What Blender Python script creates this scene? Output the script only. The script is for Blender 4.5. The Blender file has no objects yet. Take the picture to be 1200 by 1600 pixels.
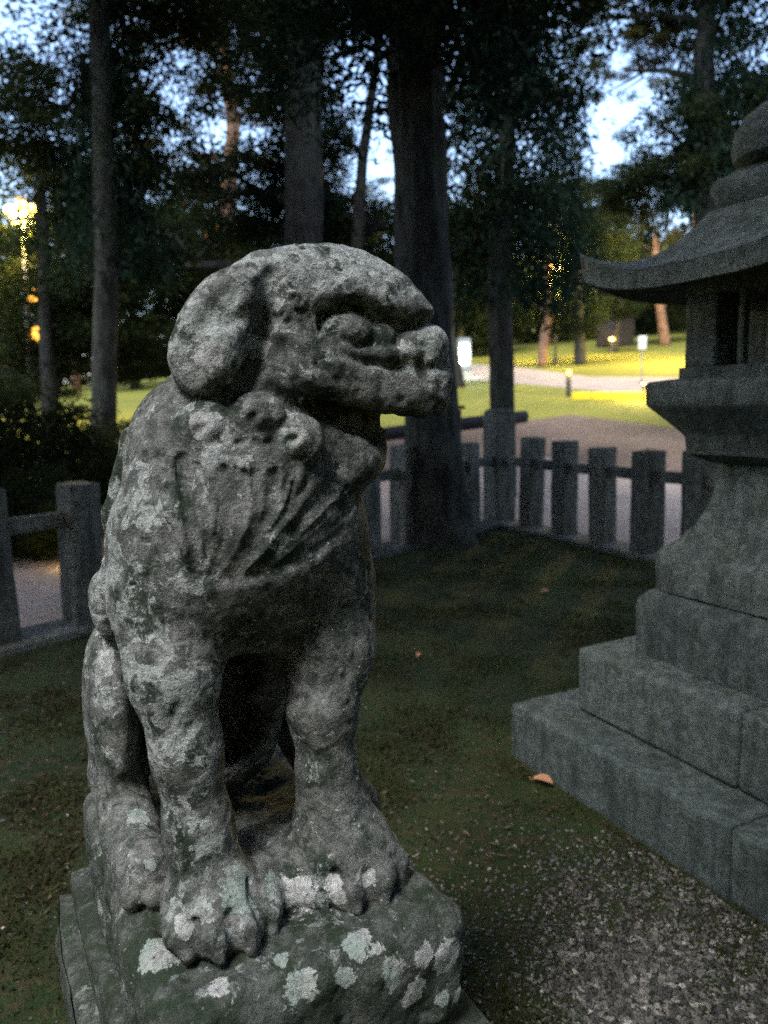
import bpy, bmesh, math, random
import numpy as np
from mathutils import Vector, Matrix, Euler, noise as mnoise

SC = bpy.context.scene
COL = SC.collection
R = math.radians
random.seed(7)

# ---------------------------------------------------------------- camera
cam_d = bpy.data.cameras.new('camera'); cam = bpy.data.objects.new('camera', cam_d); COL.objects.link(cam)
cam_d.sensor_fit = 'VERTICAL'; cam_d.sensor_height = 32.0; cam_d.lens = 32.0 * 1204.0 / 1600.0
cam_d.clip_start = 0.05; cam_d.clip_end = 600.0
PITCH = math.atan(175.0 / 1204.0); ROLL = math.atan(0.0217)
cam.matrix_world = Matrix.Translation((0, 0, 1.6)) @ (Matrix.Rotation(math.pi / 2 - PITCH, 4, 'X') @ Matrix.Rotation(-ROLL, 4, 'Z'))
cam_d.dof.use_dof = True; cam_d.dof.focus_distance = 1.42; cam_d.dof.aperture_fstop = 2.8; cam_d.dof.aperture_blades = 0
SC.camera = cam

# ---------------------------------------------------------------- dusk sky, one weak sun, exposure
SUN_EL, SUN_AZ = 61.0, 210.0            # azimuth clockwise from +Y
world = bpy.data.worlds.new('World'); SC.world = world; world.use_nodes = True
nt = world.node_tree; nt.nodes.clear()
sky = nt.nodes.new('ShaderNodeTexSky'); sky.sky_type = 'NISHITA'; sky.sun_disc = False
sky.sun_elevation = R(SUN_EL); sky.sun_rotation = R(SUN_AZ); sky.air_density = 1.0; sky.dust_density = 1.6; sky.ozone_density = 0.9
bg = nt.nodes.new('ShaderNodeBackground'); bg.inputs['Strength'].default_value = 0.150
wo = nt.nodes.new('ShaderNodeOutputWorld')
nt.links.new(sky.outputs[0], bg.inputs[0]); nt.links.new(bg.outputs[0], wo.inputs[0])
sun_d = bpy.data.lights.new('sun', 'SUN'); sun_d.energy = 1.0; sun_d.angle = R(18); sun_d.color = (0.95, 0.985, 1.0)
sun = bpy.data.objects.new('sun', sun_d); COL.objects.link(sun)
sdir = Vector((math.sin(R(SUN_AZ)) * math.cos(R(SUN_EL)), math.cos(R(SUN_AZ)) * math.cos(R(SUN_EL)), math.sin(R(SUN_EL))))
sun.rotation_euler = (-sdir).to_track_quat('-Z', 'Y').to_euler(); sun.location = (0, 0, 30)
vs = SC.view_settings
vs.view_transform = 'Standard'; vs.look = 'None'; vs.exposure = 2.12; vs.gamma = 1.0; vs.use_curve_mapping = False
SC.cycles.use_denoising = False
SC.cycles.max_bounces = 5; SC.cycles.diffuse_bounces = 3; SC.cycles.glossy_bounces = 2; SC.cycles.transmission_bounces = 2; SC.cycles.transparent_max_bounces = 4
SC.cycles.caustics_reflective = False; SC.cycles.caustics_refractive = False; SC.cycles.sample_clamp_indirect = 3.0
SC.cycles.use_adaptive_sampling = True; SC.cycles.adaptive_threshold = 0.02

# ---------------------------------------------------------------- helpers
def link(o, parent=None):
    COL.objects.link(o)
    if parent is not None: o.parent = parent
    return o
def tag(o, label=None, cat=None, group=None, kind=None):
    if label: o['label'] = label
    if cat: o['category'] = cat
    if group: o['group'] = group
    if kind: o['kind'] = kind
    return o
def empty(name, loc=(0, 0, 0), rz=0.0):
    o = bpy.data.objects.new(name, None); COL.objects.link(o); o.location = loc; o.rotation_euler = (0, 0, rz)
    o.empty_display_size = 0.1
    return o
def mesh_obj(name, verts, faces, mat, parent=None, smooth=False):
    me = bpy.data.meshes.new(name); me.from_pydata(verts, [], faces); me.update()
    if smooth: me.shade_smooth()
    if mat: me.materials.append(mat)
    return link(bpy.data.objects.new(name, me), parent)
def np_mesh(name, V, Q, nper=4):
    """V (n,3) float array, Q (m,nper) int array -> mesh, without python loops."""
    me = bpy.data.meshes.new(name)
    V = np.ascontiguousarray(V, np.float32); Q = np.ascontiguousarray(Q, np.int32)
    me.vertices.add(len(V)); me.vertices.foreach_set('co', V.ravel())
    me.loops.add(Q.size); me.loops.foreach_set('vertex_index', Q.ravel())
    me.polygons.add(len(Q)); me.polygons.foreach_set('loop_start', np.arange(0, Q.size, nper, dtype=np.int32))
    me.update(calc_edges=True)
    return me
def bm_obj(name, bm, mat, parent=None, smooth=False):
    me = bpy.data.meshes.new(name); bm.to_mesh(me); bm.free()
    if smooth: me.shade_smooth()
    if mat: me.materials.append(mat)
    return link(bpy.data.objects.new(name, me), parent)
def copy_tree(o, parent=None):
    c = o.copy(); COL.objects.link(c); c.parent = parent
    for ch in o.children: copy_tree(ch, c)
    return c
_VN = np.random.RandomState(3).rand(32, 32, 32).astype(np.float32)
def vnoise(P, f):
    """smooth value noise in -1..1 at points P (n,3) with frequency f"""
    q = P * f + 100.37; i = np.floor(q).astype(np.int64); t = (q - i).astype(np.float32); t = t * t * (3 - 2 * t); i &= 31
    j = (i + 1) & 31
    def g(a, b, c): return _VN[a, b, c]
    x0, y0, z0 = i.T; x1, y1, z1 = j.T; tx, ty, tz = t.T
    v = ((g(x0, y0, z0) * (1 - tx) + g(x1, y0, z0) * tx) * (1 - ty) + (g(x0, y1, z0) * (1 - tx) + g(x1, y1, z0) * tx) * ty) * (1 - tz) \
      + ((g(x0, y0, z1) * (1 - tx) + g(x1, y0, z1) * tx) * (1 - ty) + (g(x0, y1, z1) * (1 - tx) + g(x1, y1, z1) * tx) * ty) * tz
    return v * 2 - 1

class NB:
    """tiny node-tree builder"""
    def __init__(s, name):
        s.m = bpy.data.materials.new(name); s.m.use_nodes = True; s.t = s.m.node_tree; s.t.nodes.clear()
        s.out = s.t.nodes.new('ShaderNodeOutputMaterial'); s.b = s.t.nodes.new('ShaderNodeBsdfPrincipled')
        s.t.links.new(s.b.outputs[0], s.out.inputs[0]); s.b.inputs['Specular IOR Level'].default_value = 0.3
        s.co = s.t.nodes.new('ShaderNodeTexCoord').outputs['Object']
    def set(s, k, v):
        if hasattr(v, 'links'): s.t.links.new(v, s.b.inputs[k])
        else: s.b.inputs[k].default_value = v
    def noise(s, scale, detail=4, rough=0.6, vec=None, dist=0.0):
        n = s.t.nodes.new('ShaderNodeTexNoise'); n.inputs['Scale'].default_value = scale; n.inputs['Detail'].default_value = detail
        n.inputs['Roughness'].default_value = rough; n.inputs['Distortion'].default_value = dist
        s.t.links.new(vec if vec is not None else s.co, n.inputs['Vector']); return n
    def vor(s, scale, vec=None, feature='F1', rand=1.0):
        n = s.t.nodes.new('ShaderNodeTexVoronoi'); n.feature = feature; n.inputs['Scale'].default_value = scale; n.inputs['Randomness'].default_value = rand
        s.t.links.new(vec if vec is not None else s.co, n.inputs['Vector']); return n
    def ramp(s, fac, stops, interp='LINEAR'):
        n = s.t.nodes.new('ShaderNodeValToRGB'); n.color_ramp.interpolation = interp
        e = n.color_ramp.elements
        while len(e) < len(stops): e.new(0.5)
        for el, (p, c) in zip(e, stops):
            el.position = p; el.color = (c, c, c, 1) if isinstance(c, (int, float)) else (*c, 1)
        s.t.links.new(fac, n.inputs[0]); return n.outputs[0]
    def mix(s, fac, a, b, mode='MIX'):
        n = s.t.nodes.new('ShaderNodeMix'); n.data_type = 'RGBA'; n.blend_type = mode
        for k, v in ((0, fac), (6, a), (7, b)):
            if hasattr(v, 'links'): s.t.links.new(v, n.inputs[k])
            elif k == 0: n.inputs[0].default_value = v
            else: n.inputs[k].default_value = (*v, 1)
        return n.outputs[2]
    def math(s, op, a, b=None, c=None, clamp=False):
        n = s.t.nodes.new('ShaderNodeMath'); n.operation = op; n.use_clamp = clamp
        for k, v in enumerate((a, b, c)):
            if v is None: continue
            if hasattr(v, 'links'): s.t.links.new(v, n.inputs[k])
            else: n.inputs[k].default_value = v
        return n.outputs[0]
    def bump(s, hgt, strength=0.5, dist=0.01):
        n = s.t.nodes.new('ShaderNodeBump'); n.inputs['Strength'].default_value = strength; n.inputs['Distance'].default_value = dist
        s.t.links.new(hgt, n.inputs['Height']); s.t.links.new(n.outputs[0], s.b.inputs['Normal'])
    def warp(s, scale, amt):
        n = s.noise(scale, 2); v = s.t.nodes.new('ShaderNodeVectorMath'); v.operation = 'MULTIPLY_ADD'
        s.t.links.new(n.outputs['Color'], v.inputs[0]); v.inputs[1].default_value = (amt, amt, amt); s.t.links.new(s.co, v.inputs[2]); return v.outputs[0]
    def attr(s, name):
        n = s.t.nodes.new('ShaderNodeAttribute'); n.attribute_name = name; return n
# ---------------------------------------------------------------- materials
def stone_mat(name, base, dark, pale, lichen=False, scale=1.0, moss=(0.035, 0.05, 0.025), moss_amt=0.55, spots=1.0):
    b = NB(name)
    n1 = b.noise(6 * scale, 6, 0.66); n2 = b.noise(24 * scale, 7, 0.74, dist=0.1); n3 = b.noise(110 * scale, 4, 0.75)
    col = b.mix(b.ramp(n1.outputs[0], [(0.40, 0), (0.60, 1)]), base, [(p + q) / 2 for p, q in zip(base, dark)])
    col = b.mix(b.ramp(n2.outputs[0], [(0.44, 0), (0.58, 1)]), col, dark)
    # green-black growth in broad ragged patches
    n4 = b.noise(9 * scale, 8, 0.74, dist=0.15)
    col = b.mix(b.ramp(n4.outputs[0], [(moss_amt - 0.02, 0), (moss_amt + 0.07, 1)]), col, moss)
    # pale crust: ragged islands of several sizes
    n5 = b.noise(15 * scale, 7, 0.74, b.warp(12 * scale, 0.06)); n6 = b.noise(48 * scale, 5, 0.7)
    n5o = b.math('ADD', n5.outputs[0], b.math('MULTIPLY', b.attr('crust').outputs['Fac'], 0.17)) if lichen else n5.outputs[0]
    crust = b.math('MULTIPLY', b.ramp(n5o, [(0.58, 0), (0.62, 1)]), b.ramp(n6.outputs[0], [(0.38, 0.25), (0.55, 1)]))
    crust = b.math('MULTIPLY', crust, 0.85 * spots)
    col = b.mix(crust, col, b.mix(b.noise(4 * scale).outputs[0], pale, [c * q for c, q in zip(pale, (0.62, 0.70, 0.66))]))
    v = b.vor(60 * scale, b.warp(40 * scale, 0.02)); sp = b.ramp(v.outputs['Distance'], [(0.14, 1), (0.24, 0)])
    pick = b.ramp(v.outputs['Color'], [(0.78, 0), (0.80, 1)])
    col = b.mix(b.math('MULTIPLY', sp, b.math('MULTIPLY', pick, 0.7 * spots)), col, pale)
    # fine dark pitting
    col = b.mix(b.ramp(n3.outputs[0], [(0.55, 0), (0.72, 0.75)]), col, [q * 0.45 for q in dark])
    hgt = b.math('ADD', b.math('MULTIPLY', n2.outputs[0], 0.8), b.math('MULTIPLY', n3.outputs[0], 0.6))
    hgt = b.math('ADD', hgt, b.math('MULTIPLY', crust, 0.2))
    if lichen:
        at = b.attr('lichen').outputs['Fac']
        e = b.noise(90, 5, 0.75); e2 = b.noise(30, 5, 0.7, dist=0.5)
        f = b.math('ADD', at, b.math('ADD', b.math('MULTIPLY', b.math('SUBTRACT', e.outputs[0], 0.5), 1.2), b.math('MULTIPLY', b.math('SUBTRACT', e2.outputs[0], 0.5), 1.7)))
        mk = b.ramp(f, [(0.60, 0), (0.72, 1)])
        tone = b.ramp(b.noise(7, 3).outputs[0], [(0.40, (0.30, 0.36, 0.32)), (0.50, (0.42, 0.42, 0.39)), (0.62, (0.60, 0.59, 0.58))])
        tone = b.mix(b.ramp(e.outputs[0], [(0.38, 0.7), (0.58, 0.0)]), tone, (0.17, 0.18, 0.155))
        col = b.mix(b.math('MULTIPLY', mk, 0.92), col, tone)
        hgt = b.math('ADD', hgt, b.math('MULTIPLY', mk, 0.4))
    if not lichen:                                            # every stone has a tone of its own, with dark runs of old rain
        oi = b.t.nodes.new('ShaderNodeObjectInfo')
        mp = b.t.nodes.new('ShaderNodeMapping'); mp.inputs['Scale'].default_value = (1, 1, 0.12); b.t.links.new(b.co, mp.inputs[0])
        run = b.noise(16 * scale, 4, 0.6, mp.outputs[0])
        col = b.mix(b.ramp(run.outputs[0], [(0.50, 0), (0.66, 0.65)]), col, [q * 0.5 for q in dark])
        col = b.mix(1.0, col, b.ramp(oi.outputs['Random'], [(0.0, (0.72, 0.74, 0.72)), (0.5, (1.0, 1.0, 0.98)), (1.0, (1.22, 1.2, 1.14))]), 'MULTIPLY')
    b.set('Base Color', col); b.set('Roughness', 0.93); b.set('Specular IOR Level', 0.12)
    b.bump(hgt, 0.85, 0.014 / scale)
    return b.m
M = {}
M['statue'] = stone_mat('weathered statue stone', (0.205, 0.205, 0.188), (0.078, 0.082, 0.074), (0.50, 0.505, 0.485), lichen=True, scale=1.5, moss=(0.032, 0.044, 0.032), moss_amt=0.525)
M['statue_plinth'] = stone_mat('mossy plinth stone', (0.105, 0.112, 0.098), (0.045, 0.052, 0.042), (0.34, 0.35, 0.33), lichen=True, scale=1.3, moss=(0.030, 0.042, 0.026), moss_amt=0.50)
M['pedestal'] = stone_mat('mossy pedestal stone', (0.095, 0.102, 0.090), (0.040, 0.046, 0.038), (0.26, 0.27, 0.25), scale=1.3, moss=(0.030, 0.042, 0.026), moss_amt=0.50)
M['lantern'] = stone_mat('grey granite of the lantern', (0.128, 0.150, 0.142), (0.066, 0.080, 0.076), (0.21, 0.235, 0.22), scale=1.1, moss=(0.055, 0.070, 0.055), moss_amt=0.56, spots=0.6)
M['fence'] = stone_mat('grey fence stone', (0.125, 0.125, 0.108), (0.066, 0.067, 0.058), (0.19, 0.19, 0.165), scale=0.9, moss=(0.05, 0.06, 0.045), moss_amt=0.58, spots=0.6)

def flat_mat(name, col, rough=0.6, metal=0.0):
    b = NB(name); n = b.noise(14, 4)
    c = b.mix(b.ramp(n.outputs[0], [(0.35, 0), (0.7, 0.5)]), col, [q * 0.55 for q in col])
    b.set('Base Color', c); b.set('Roughness', rough); b.set('Metallic', metal); b.bump(n.outputs[0], 0.2, 0.01)
    return b.m
def glow_mat(name, col, strength):
    b = NB(name); b.set('Base Color', (*col, 1)); b.set('Emission Color', (*col, 1)); b.set('Emission Strength', strength); return b.m
M['dark_wood'] = flat_mat('dark weathered timber', (0.035, 0.03, 0.028), 0.8)
M['dark_metal'] = flat_mat('dark painted metal', (0.03, 0.03, 0.032), 0.5)
M['grey_metal'] = flat_mat('grey galvanised metal', (0.25, 0.25, 0.25), 0.5, 0.4)
M['sign_white'] = flat_mat('white sign paint', (0.75, 0.74, 0.70), 0.5)
M['pale_blue'] = flat_mat('pale blue sheet roof', (0.45, 0.55, 0.75), 0.4)
M['yellow_paint'] = flat_mat('yellow kerb paint', (0.75, 0.52, 0.02), 0.6)
M['plaster'] = flat_mat('beige plaster', (0.42, 0.38, 0.32), 0.9)

def ground_mat(name, a, c, d, s1, s2, bump=0.5):
    b = NB(name); n1 = b.noise(s1, 5, 0.65); n2 = b.noise(s2, 5, 0.7); n3 = b.noise(s2 * 6, 3, 0.7)
    col = b.mix(b.ramp(n1.outputs[0], [(0.38, 0), (0.62, 1)]), a, c)
    col = b.mix(b.ramp(n2.outputs[0], [(0.45, 0), (0.68, 1)]), col, d)
    b.set('Base Color', col); b.set('Roughness', 0.95); b.set('Specular IOR Level', 0.1)
    b.bump(b.math('ADD', n2.outputs[0], b.math('MULTIPLY', n3.outputs[0], 0.5)), bump, 0.04)
    return b.m
M['lawn'] = ground_mat('lawn', (0.125, 0.13, 0.020), (0.085, 0.095, 0.016), (0.16, 0.14, 0.03), 0.35, 6)
M['moss'] = ground_mat('mossy soil', (0.030, 0.045, 0.014), (0.014, 0.024, 0.009), (0.048, 0.036, 0.018), 1.1, 14, 0.9)
M['dirt'] = ground_mat('packed dirt', (0.26, 0.21, 0.175), (0.20, 0.155, 0.13), (0.31, 0.255, 0.215), 0.8, 9)
M['brown_soil'] = ground_mat('brown soil', (0.10, 0.07, 0.055), (0.07, 0.05, 0.038), (0.13, 0.095, 0.075), 0.8, 9)
M['grit'] = ground_mat('grit under the gravel', (0.085, 0.078, 0.062), (0.05, 0.052, 0.036), (0.12, 0.11, 0.095), 3.0, 40, 0.9)

def bark_mat(name, a, c, scale=1.0):
    b = NB(name)
    mp = b.t.nodes.new('ShaderNodeMapping'); mp.inputs['Scale'].default_value = (1, 1, 0.22); b.t.links.new(b.co, mp.inputs[0])
    n = b.noise(14 * scale, 6, 0.7, mp.outputs[0], 0.4); n2 = b.noise(3 * scale, 3, 0.6)
    col = b.mix(b.ramp(n.outputs[0], [(0.40, 0), (0.62, 1)]), c, a)
    col = b.mix(b.ramp(n2.outputs[0], [(0.45, 0), (0.7, 0.6)]), col, (0.05, 0.06, 0.04))
    b.set('Base Color', col); b.set('Roughness', 0.95); b.set('Specular IOR Level', 0.1); b.bump(n.outputs[0], 1.0, 0.04)
    return b.m
M['bark'] = bark_mat('grey cedar bark', (0.045, 0.042, 0.039), (0.015, 0.015, 0.014))
M['bark_red'] = bark_mat('red pine bark', (0.30, 0.17, 0.10), (0.12, 0.065, 0.045))
def leaf_mat(name, a, c):
    b = NB(name); n = b.noise(0.9, 3, 0.6); n2 = b.noise(9, 2)
    col = b.mix(b.ramp(n.outputs[0], [(0.35, 0), (0.65, 1)]), a, c)
    col = b.mix(b.ramp(n2.outputs[0], [(0.5, 0), (0.75, 0.6)]), col, [q * 1.6 for q in a])
    b.set('Base Color', col); b.set('Roughness', 0.85); b.set('Specular IOR Level', 0.06)
    tr = b.t.nodes.new('ShaderNodeBsdfTranslucent'); b.t.links.new(col, tr.inputs[0])
    mx = b.t.nodes.new('ShaderNodeMixShader'); mx.inputs[0].default_value = 0.3
    b.t.links.new(b.b.outputs[0], mx.inputs[1]); b.t.links.new(tr.outputs[0], mx.inputs[2]); b.t.links.new(mx.outputs[0], b.out.inputs[0])
    return b.m
M['leaf_cedar'] = leaf_mat('dark cedar needles', (0.012, 0.024, 0.013), (0.006, 0.014, 0.010))
M['leaf_broad'] = leaf_mat('dark broad leaves', (0.022, 0.031, 0.010), (0.010, 0.017, 0.008))
M['leaf_pine'] = leaf_mat('pine needles', (0.070, 0.062, 0.018), (0.030, 0.032, 0.012))  # needle colour brightened and yellowed to stand in for amber lamp light
M['moss_blade'] = leaf_mat('moss and grass blades', (0.042, 0.055, 0.018), (0.040, 0.030, 0.016))
M['lawn_blade'] = leaf_mat('lawn blades', (0.10, 0.13, 0.03), (0.075, 0.10, 0.025))
# ---------------------------------------------------------------- terrain, yard, paths
def gz(x, y):
    s = max(0.0, y - 10.5); s = s * s / (s + 2.0)
    return s * (0.092 + 0.0012 * x)
def gz_np(X, Y):
    s = np.maximum(0.0, Y - 10.5); s = s * s / (s + 2.0)
    return s * (0.092 + 0.0012 * np.clip(X, -70, 90))
def sheet(name, xs, ys, mat, lift=0.0, rough=0.0, bury=False):
    X, Y = np.meshgrid(np.array(xs), np.array(ys), indexing='ij')
    Z = gz_np(X, Y) + lift
    P = np.stack([X.ravel(), Y.ravel(), np.zeros(X.size)], 1)
    if rough: Z = Z + (rough * (vnoise(P, 1.3) + 0.5 * vnoise(P, 4.1))).reshape(X.shape)
    nx, ny = X.shape
    i = np.arange(nx * ny).reshape(nx, ny)
    Q = np.stack([i[:-1, :-1], i[1:, :-1], i[1:, 1:], i[:-1, 1:]], -1).reshape(-1, 4)
    me = np_mesh(name, np.stack([X, Y, Z], -1).reshape(-1, 3), Q); me.shade_smooth(); me.materials.append(mat)
    return tag(link(bpy.data.objects.new(name, me)), kind='structure')
def spaced(a, b, n, p=1.0): return [a + (b - a) * (i / n) ** p for i in range(n + 1)]
def ribbon(name, left, right, mat, lift, n=40):
    """a path between two edge polylines, draped on the terrain"""
    def along(pl, t):
        t = t * (len(pl) - 1); i = min(int(t), len(pl) - 2); f = t - i
        return pl[i][0] + (pl[i + 1][0] - pl[i][0]) * f, pl[i][1] + (pl[i + 1][1] - pl[i][1]) * f
    V, Fc = [], []; m = 6
    for k in range(n + 1):
        a = along(left, k / n); c = along(right, k / n)
        for j in range(m + 1):
            x = a[0] + (c[0] - a[0]) * j / m; y = a[1] + (c[1] - a[1]) * j / m
            V.append((x, y, gz(x, y) + lift))
    for k in range(n):
        for j in range(m):
            q = k * (m + 1) + j; Fc.append((q, q + 1, q + m + 2, q + m + 1))
    return tag(mesh_obj(name, V, Fc, mat, None, True), kind='structure')

sheet('ground', [-300, -150, -90] + spaced(-70, 90, 64) + [130, 320], [-60, -20] + spaced(-8, 80, 88) + [110, 180, 400], M['lawn'])
# mossy yard inside the fence: corner of the fence at (1.47, 9.76)
FC = (1.4745, 9.7577); FR = (0.453, -0.891); FL = (-0.650, -0.760)
def fpt(t, d, off=(0, 0)): return (FC[0] + d[0] * t + off[0], FC[1] + d[1] * t + off[1])
yard = ribbon('yard', [fpt(7.6, FL), fpt(3, FL), fpt(0, FL)], [fpt(16, FL), (2.5, -6), fpt(11.5, FR)], M['moss'], 0.004, 60)
dirt_a = ribbon('dirt_path', [fpt(11.5, FR, (.12, .06)), fpt(5, FR, (.12, .06)), (1.50, 9.95), fpt(3, FL, (-.1, .12)), fpt(8, FL, (-.1, .12))], [(11.5, 3.5), (8.0, 9.5), (3.2, 16.0), (-2.6, 13.2), (-9, 8.5)], M['dirt'], 0.004, 60)
soil = ribbon('soil', [(11.5, 3.5), (8.0, 9.5), (3.2, 16.0), (-2.6, 13.2), (-9, 8.5)], [(16, 5), (11.5, 12), (5.6, 22.8), (-2.0, 18.5), (-11, 10.5)], M['brown_soil'], 0.004, 60)
dirt_b = ribbon('path', [(30, 21), (14, 25.0), (8.4, 29.2), (5.0, 36.5), (-2, 47), (-12, 58)], [(31, 27), (15.5, 31.5), (9.6, 36.0), (7.6, 46), (2, 58), (-6, 66)], M['dirt'], 0.008, 60)
# ---------------------------------------------------------------- masonry helpers
def block(name, sx, sy, sz, mat, parent, loc, rz=0.0, bev=0.012, rough=0.003, cuts=3, seed=0, share={}):
    """a dressed stone: bevelled box with slightly uneven faces, its base at loc"""
    bm = bmesh.new(); bmesh.ops.create_cube(bm, size=1.0)
    bmesh.ops.scale(bm, vec=(sx, sy, sz), verts=bm.verts); bmesh.ops.translate(bm, vec=(0, 0, sz / 2), verts=bm.verts)
    bmesh.ops.subdivide_edges(bm, edges=bm.edges[:], cuts=cuts, use_grid_fill=True)
    sharp = [e for e in bm.edges if len(e.link_faces) == 2 and e.calc_face_angle() > 0.6]
    bmesh.ops.bevel(bm, geom=sharp, offset=bev, segments=2, affect='EDGES', profile=0.6)
    rnd = random.Random(seed)
    off = Vector((rnd.random() * 50, rnd.random() * 50, rnd.random() * 50))
    for v in bm.verts:
        n = mnoise.noise_vector(v.co * 6 + off) * rough + mnoise.noise_vector(v.co * 22 + off) * rough * 0.6
        v.co += n
    o = bm_obj(name, bm, mat, parent, True)
    o.location = loc; o.rotation_euler = (0, 0, rz)
    return o
def loft(name, rings, mat, parent, n=10, smooth=True, rough=0.0, rnd_corner=0.12, seed=0, round_=False):
    """square (or round) section lofted through (half size, z) rings"""
    V, Fc = [], []
    per = []
    for i in range(4 * n):
        if round_:
            a = 2 * math.pi * (i + 0.0) / (4 * n) - 3 * math.pi / 4; per.append((math.cos(a) * 1.0, math.sin(a)))
        else:
            side, t = divmod(i, n); t = t / n * 2 - 1
            x, y = [(t, -1), (1, t), (-t, 1), (-1, -t)][side]
            l = (abs(x) ** (2 / rnd_corner) + abs(y) ** (2 / rnd_corner)) ** (rnd_corner / 2)
            per.append((x / l, y / l))
    for w, z in rings:
        for x, y in per:
            p = Vector((x * w, y * w, z))
            if rough: p += mnoise.noise_vector(p * 7 + Vector((seed, 0, 0))) * rough
            V.append(p)
    m = len(per)
    for k in range(len(rings) - 1):
        for i in range(m):
            j = (i + 1) % m
            Fc.append((k * m + i, k * m + j, (k + 1) * m + j, (k + 1) * m + i))
    V.append(Vector((0, 0, rings[0][1]))); V.append(Vector((0, 0, rings[-1][1])))
    b, t = len(V) - 2, len(V) - 1
    for i in range(m):
        j = (i + 1) % m
        Fc.append((b, j, i)); Fc.append((t, (len(rings) - 1) * m + i, (len(rings) - 1) * m + j))
    o = mesh_obj(name, V, Fc, mat, parent, False)
    if smooth:
        o.data.shade_smooth()
        o.data.set_sharp_from_angle(angle=R(40))
    return o

# ---------------------------------------------------------------- tall stone lantern on a stepped base
LAN = (1.526, 2.954); LRZ = R(26.5)
lan = tag(empty('stone_lantern', (LAN[0], LAN[1], 0), LRZ), 'tall grey stone lantern with upswept roof standing on a stepped square base', 'stone lantern')
def course(half, z0, z1, tread, splits, seed, bev=0.014):
    """one step: long stones laid round the square, with open joints, about a core"""
    g = 0.004; h = z1 - z0; k = 0
    for side in range(4):
        L0 = 2 * half - tread - g                      # pinwheel lengths
        cuts = splits
        x = -half
        for f0, f1 in zip(cuts[:-1], cuts[1:]):
            ln = (f1 - f0) * L0 - g
            cx = -half + (f0 + f1) / 2 * L0; cy = -half + tread / 2
            a = side * math.pi / 2
            px_, py_ = cx * math.cos(a) - cy * math.sin(a), cx * math.sin(a) + cy * math.cos(a)
            block('step_stone', ln, tread, h, M['lantern'], lan, (px_, py_, z0), a, bev, 0.004, 4, seed + side * 5 + k); k += 1
    c = half - tread - 0.006
    loft('step_core', [(c, z0 + 0.002), (c, z1 - 0.006)], M['lantern'], lan, 3, False)
course(0.73, -0.02, 0.25, 0.30, (0, 1), 10)
course(0.525, 0.254, 0.535, 0.24, (0, 1), 40, 0.018)
loft('plinth_stone', [(0.372, 0.537), (0.375, 0.74), (0.368, 0.765), (0.335, 0.80), (0.30, 0.805)], M['lantern'], lan, 10, True, 0.008, 0.10, 3)
loft('shaft', [(0.29, 0.80), (0.318, 0.812), (0.323, 0.90), (0.322, 0.955), (0.312, 0.972), (0.262, 1.02), (0.215, 1.085), (0.182, 1.16), (0.166, 1.25), (0.165, 1.33)], M['lantern'], lan, 10, True, 0.007, 0.12, 5)
loft('platform', [(0.17, 1.325), (0.215, 1.345), (0.245, 1.365), (0.250, 1.43), (0.262, 1.45), (0.335, 1.53), (0.352, 1.548), (0.360, 1.560), (0.362, 1.635), (0.352, 1.648), (0.30, 1.655)], M['lantern'], lan, 10, True, 0.006, 0.10, 7)
# fire box: sill, four corner posts with lattice bars in the openings, head stone
loft('firebox_sill', [(0.275, 1.654), (0.275, 1.70)], M['lantern'], lan, 6, True, 0.004, 0.1, 9)
for sx in (-1, 1):
    for sy in (-1, 1):
        block('firebox_post', 0.15, 0.15, 0.27, M['lantern'], lan, (sx * 0.178, sy * 0.178, 1.698), 0, 0.012, 0.003, 2, 60 + sx + 3 * sy)
for a in range(4):
    px_, py_ = 0.0, -0.235
    ca, sa = math.cos(a * math.pi / 2), math.sin(a * math.pi / 2)
    block('window_bar', 0.028, 0.028, 0.27, M['lantern'], lan, (px_ * ca - py_ * sa, px_ * sa + py_ * ca, 1.698), a * math.pi / 2, 0.005, 0.001, 1, 70 + a)
loft('firebox_head', [(0.262, 1.966), (0.262, 2.02), (0.30, 2.03)], M['lantern'], lan, 6, True, 0.004, 0.1, 11)
def lantern_roof():
    V, Fc = [], []; n, m = 16, 12
    half = 0.54
    def top(s, t):       # s along the side -1..1, t from the eave (0) up to the neck (1)
        w = half * (1 - t) + 0.20 * t
        z = 2.050 + 0.115 * abs(s) ** 3.2 * (1 - t) ** 2.2 + 0.20 * t ** 2.5 + 0.03 * t
        return w, z
    rows = []
    prof = [(0.80, None, -0.02)] + [(1.0, None, -0.055)]          # underside rows: inset factor, -, drop
    ring_pts = []
    def ring(fw):        # 4 sides x n
        out = []
        for side in range(4):
            for i in range(n):
                s = i / n * 2 - 1
                w, z = fw(s)
                x, y = [(s * w, -w), (w, s * w), (-s * w, w), (-w, -s * w)][side]
                out.append((x, y, z))
        return out
    R_ = [ring(lambda s: (0.30, 2.022)), ring(lambda s: (half * 0.80, 2.010 + 0.03 * abs(s) ** 3)), ring(lambda s: (half * 0.965, 1.978 + 0.072 * abs(s) ** 3.2)), ring(lambda s: (half * 0.975, 1.981 + 0.072 * abs(s) ** 3.2))]
    R_.append(ring(lambda s: (half - 0.004, top(s, 0)[1] - 0.008)))
    for k in range(m + 1): R_.append(ring(lambda s, k=k: top(s, k / m)))
    R_.append(ring(lambda s: (0.02, 2.29)))
    for r in R_:
        for p in r:
            p = Vector(p); V.append(p + mnoise.noise_vector(p * 8) * 0.004)
    q = 4 * n
    for k in range(len(R_) - 1):
        for i in range(q):
            j = (i + 1) % q; Fc.append((k * q + i, k * q + j, (k + 1) * q + j, (k + 1) * q + i))
    o = mesh_obj('roof', V, Fc, M['lantern'], lan, True); o.data.set_sharp_from_angle(angle=R(38))
lantern_roof()
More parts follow.
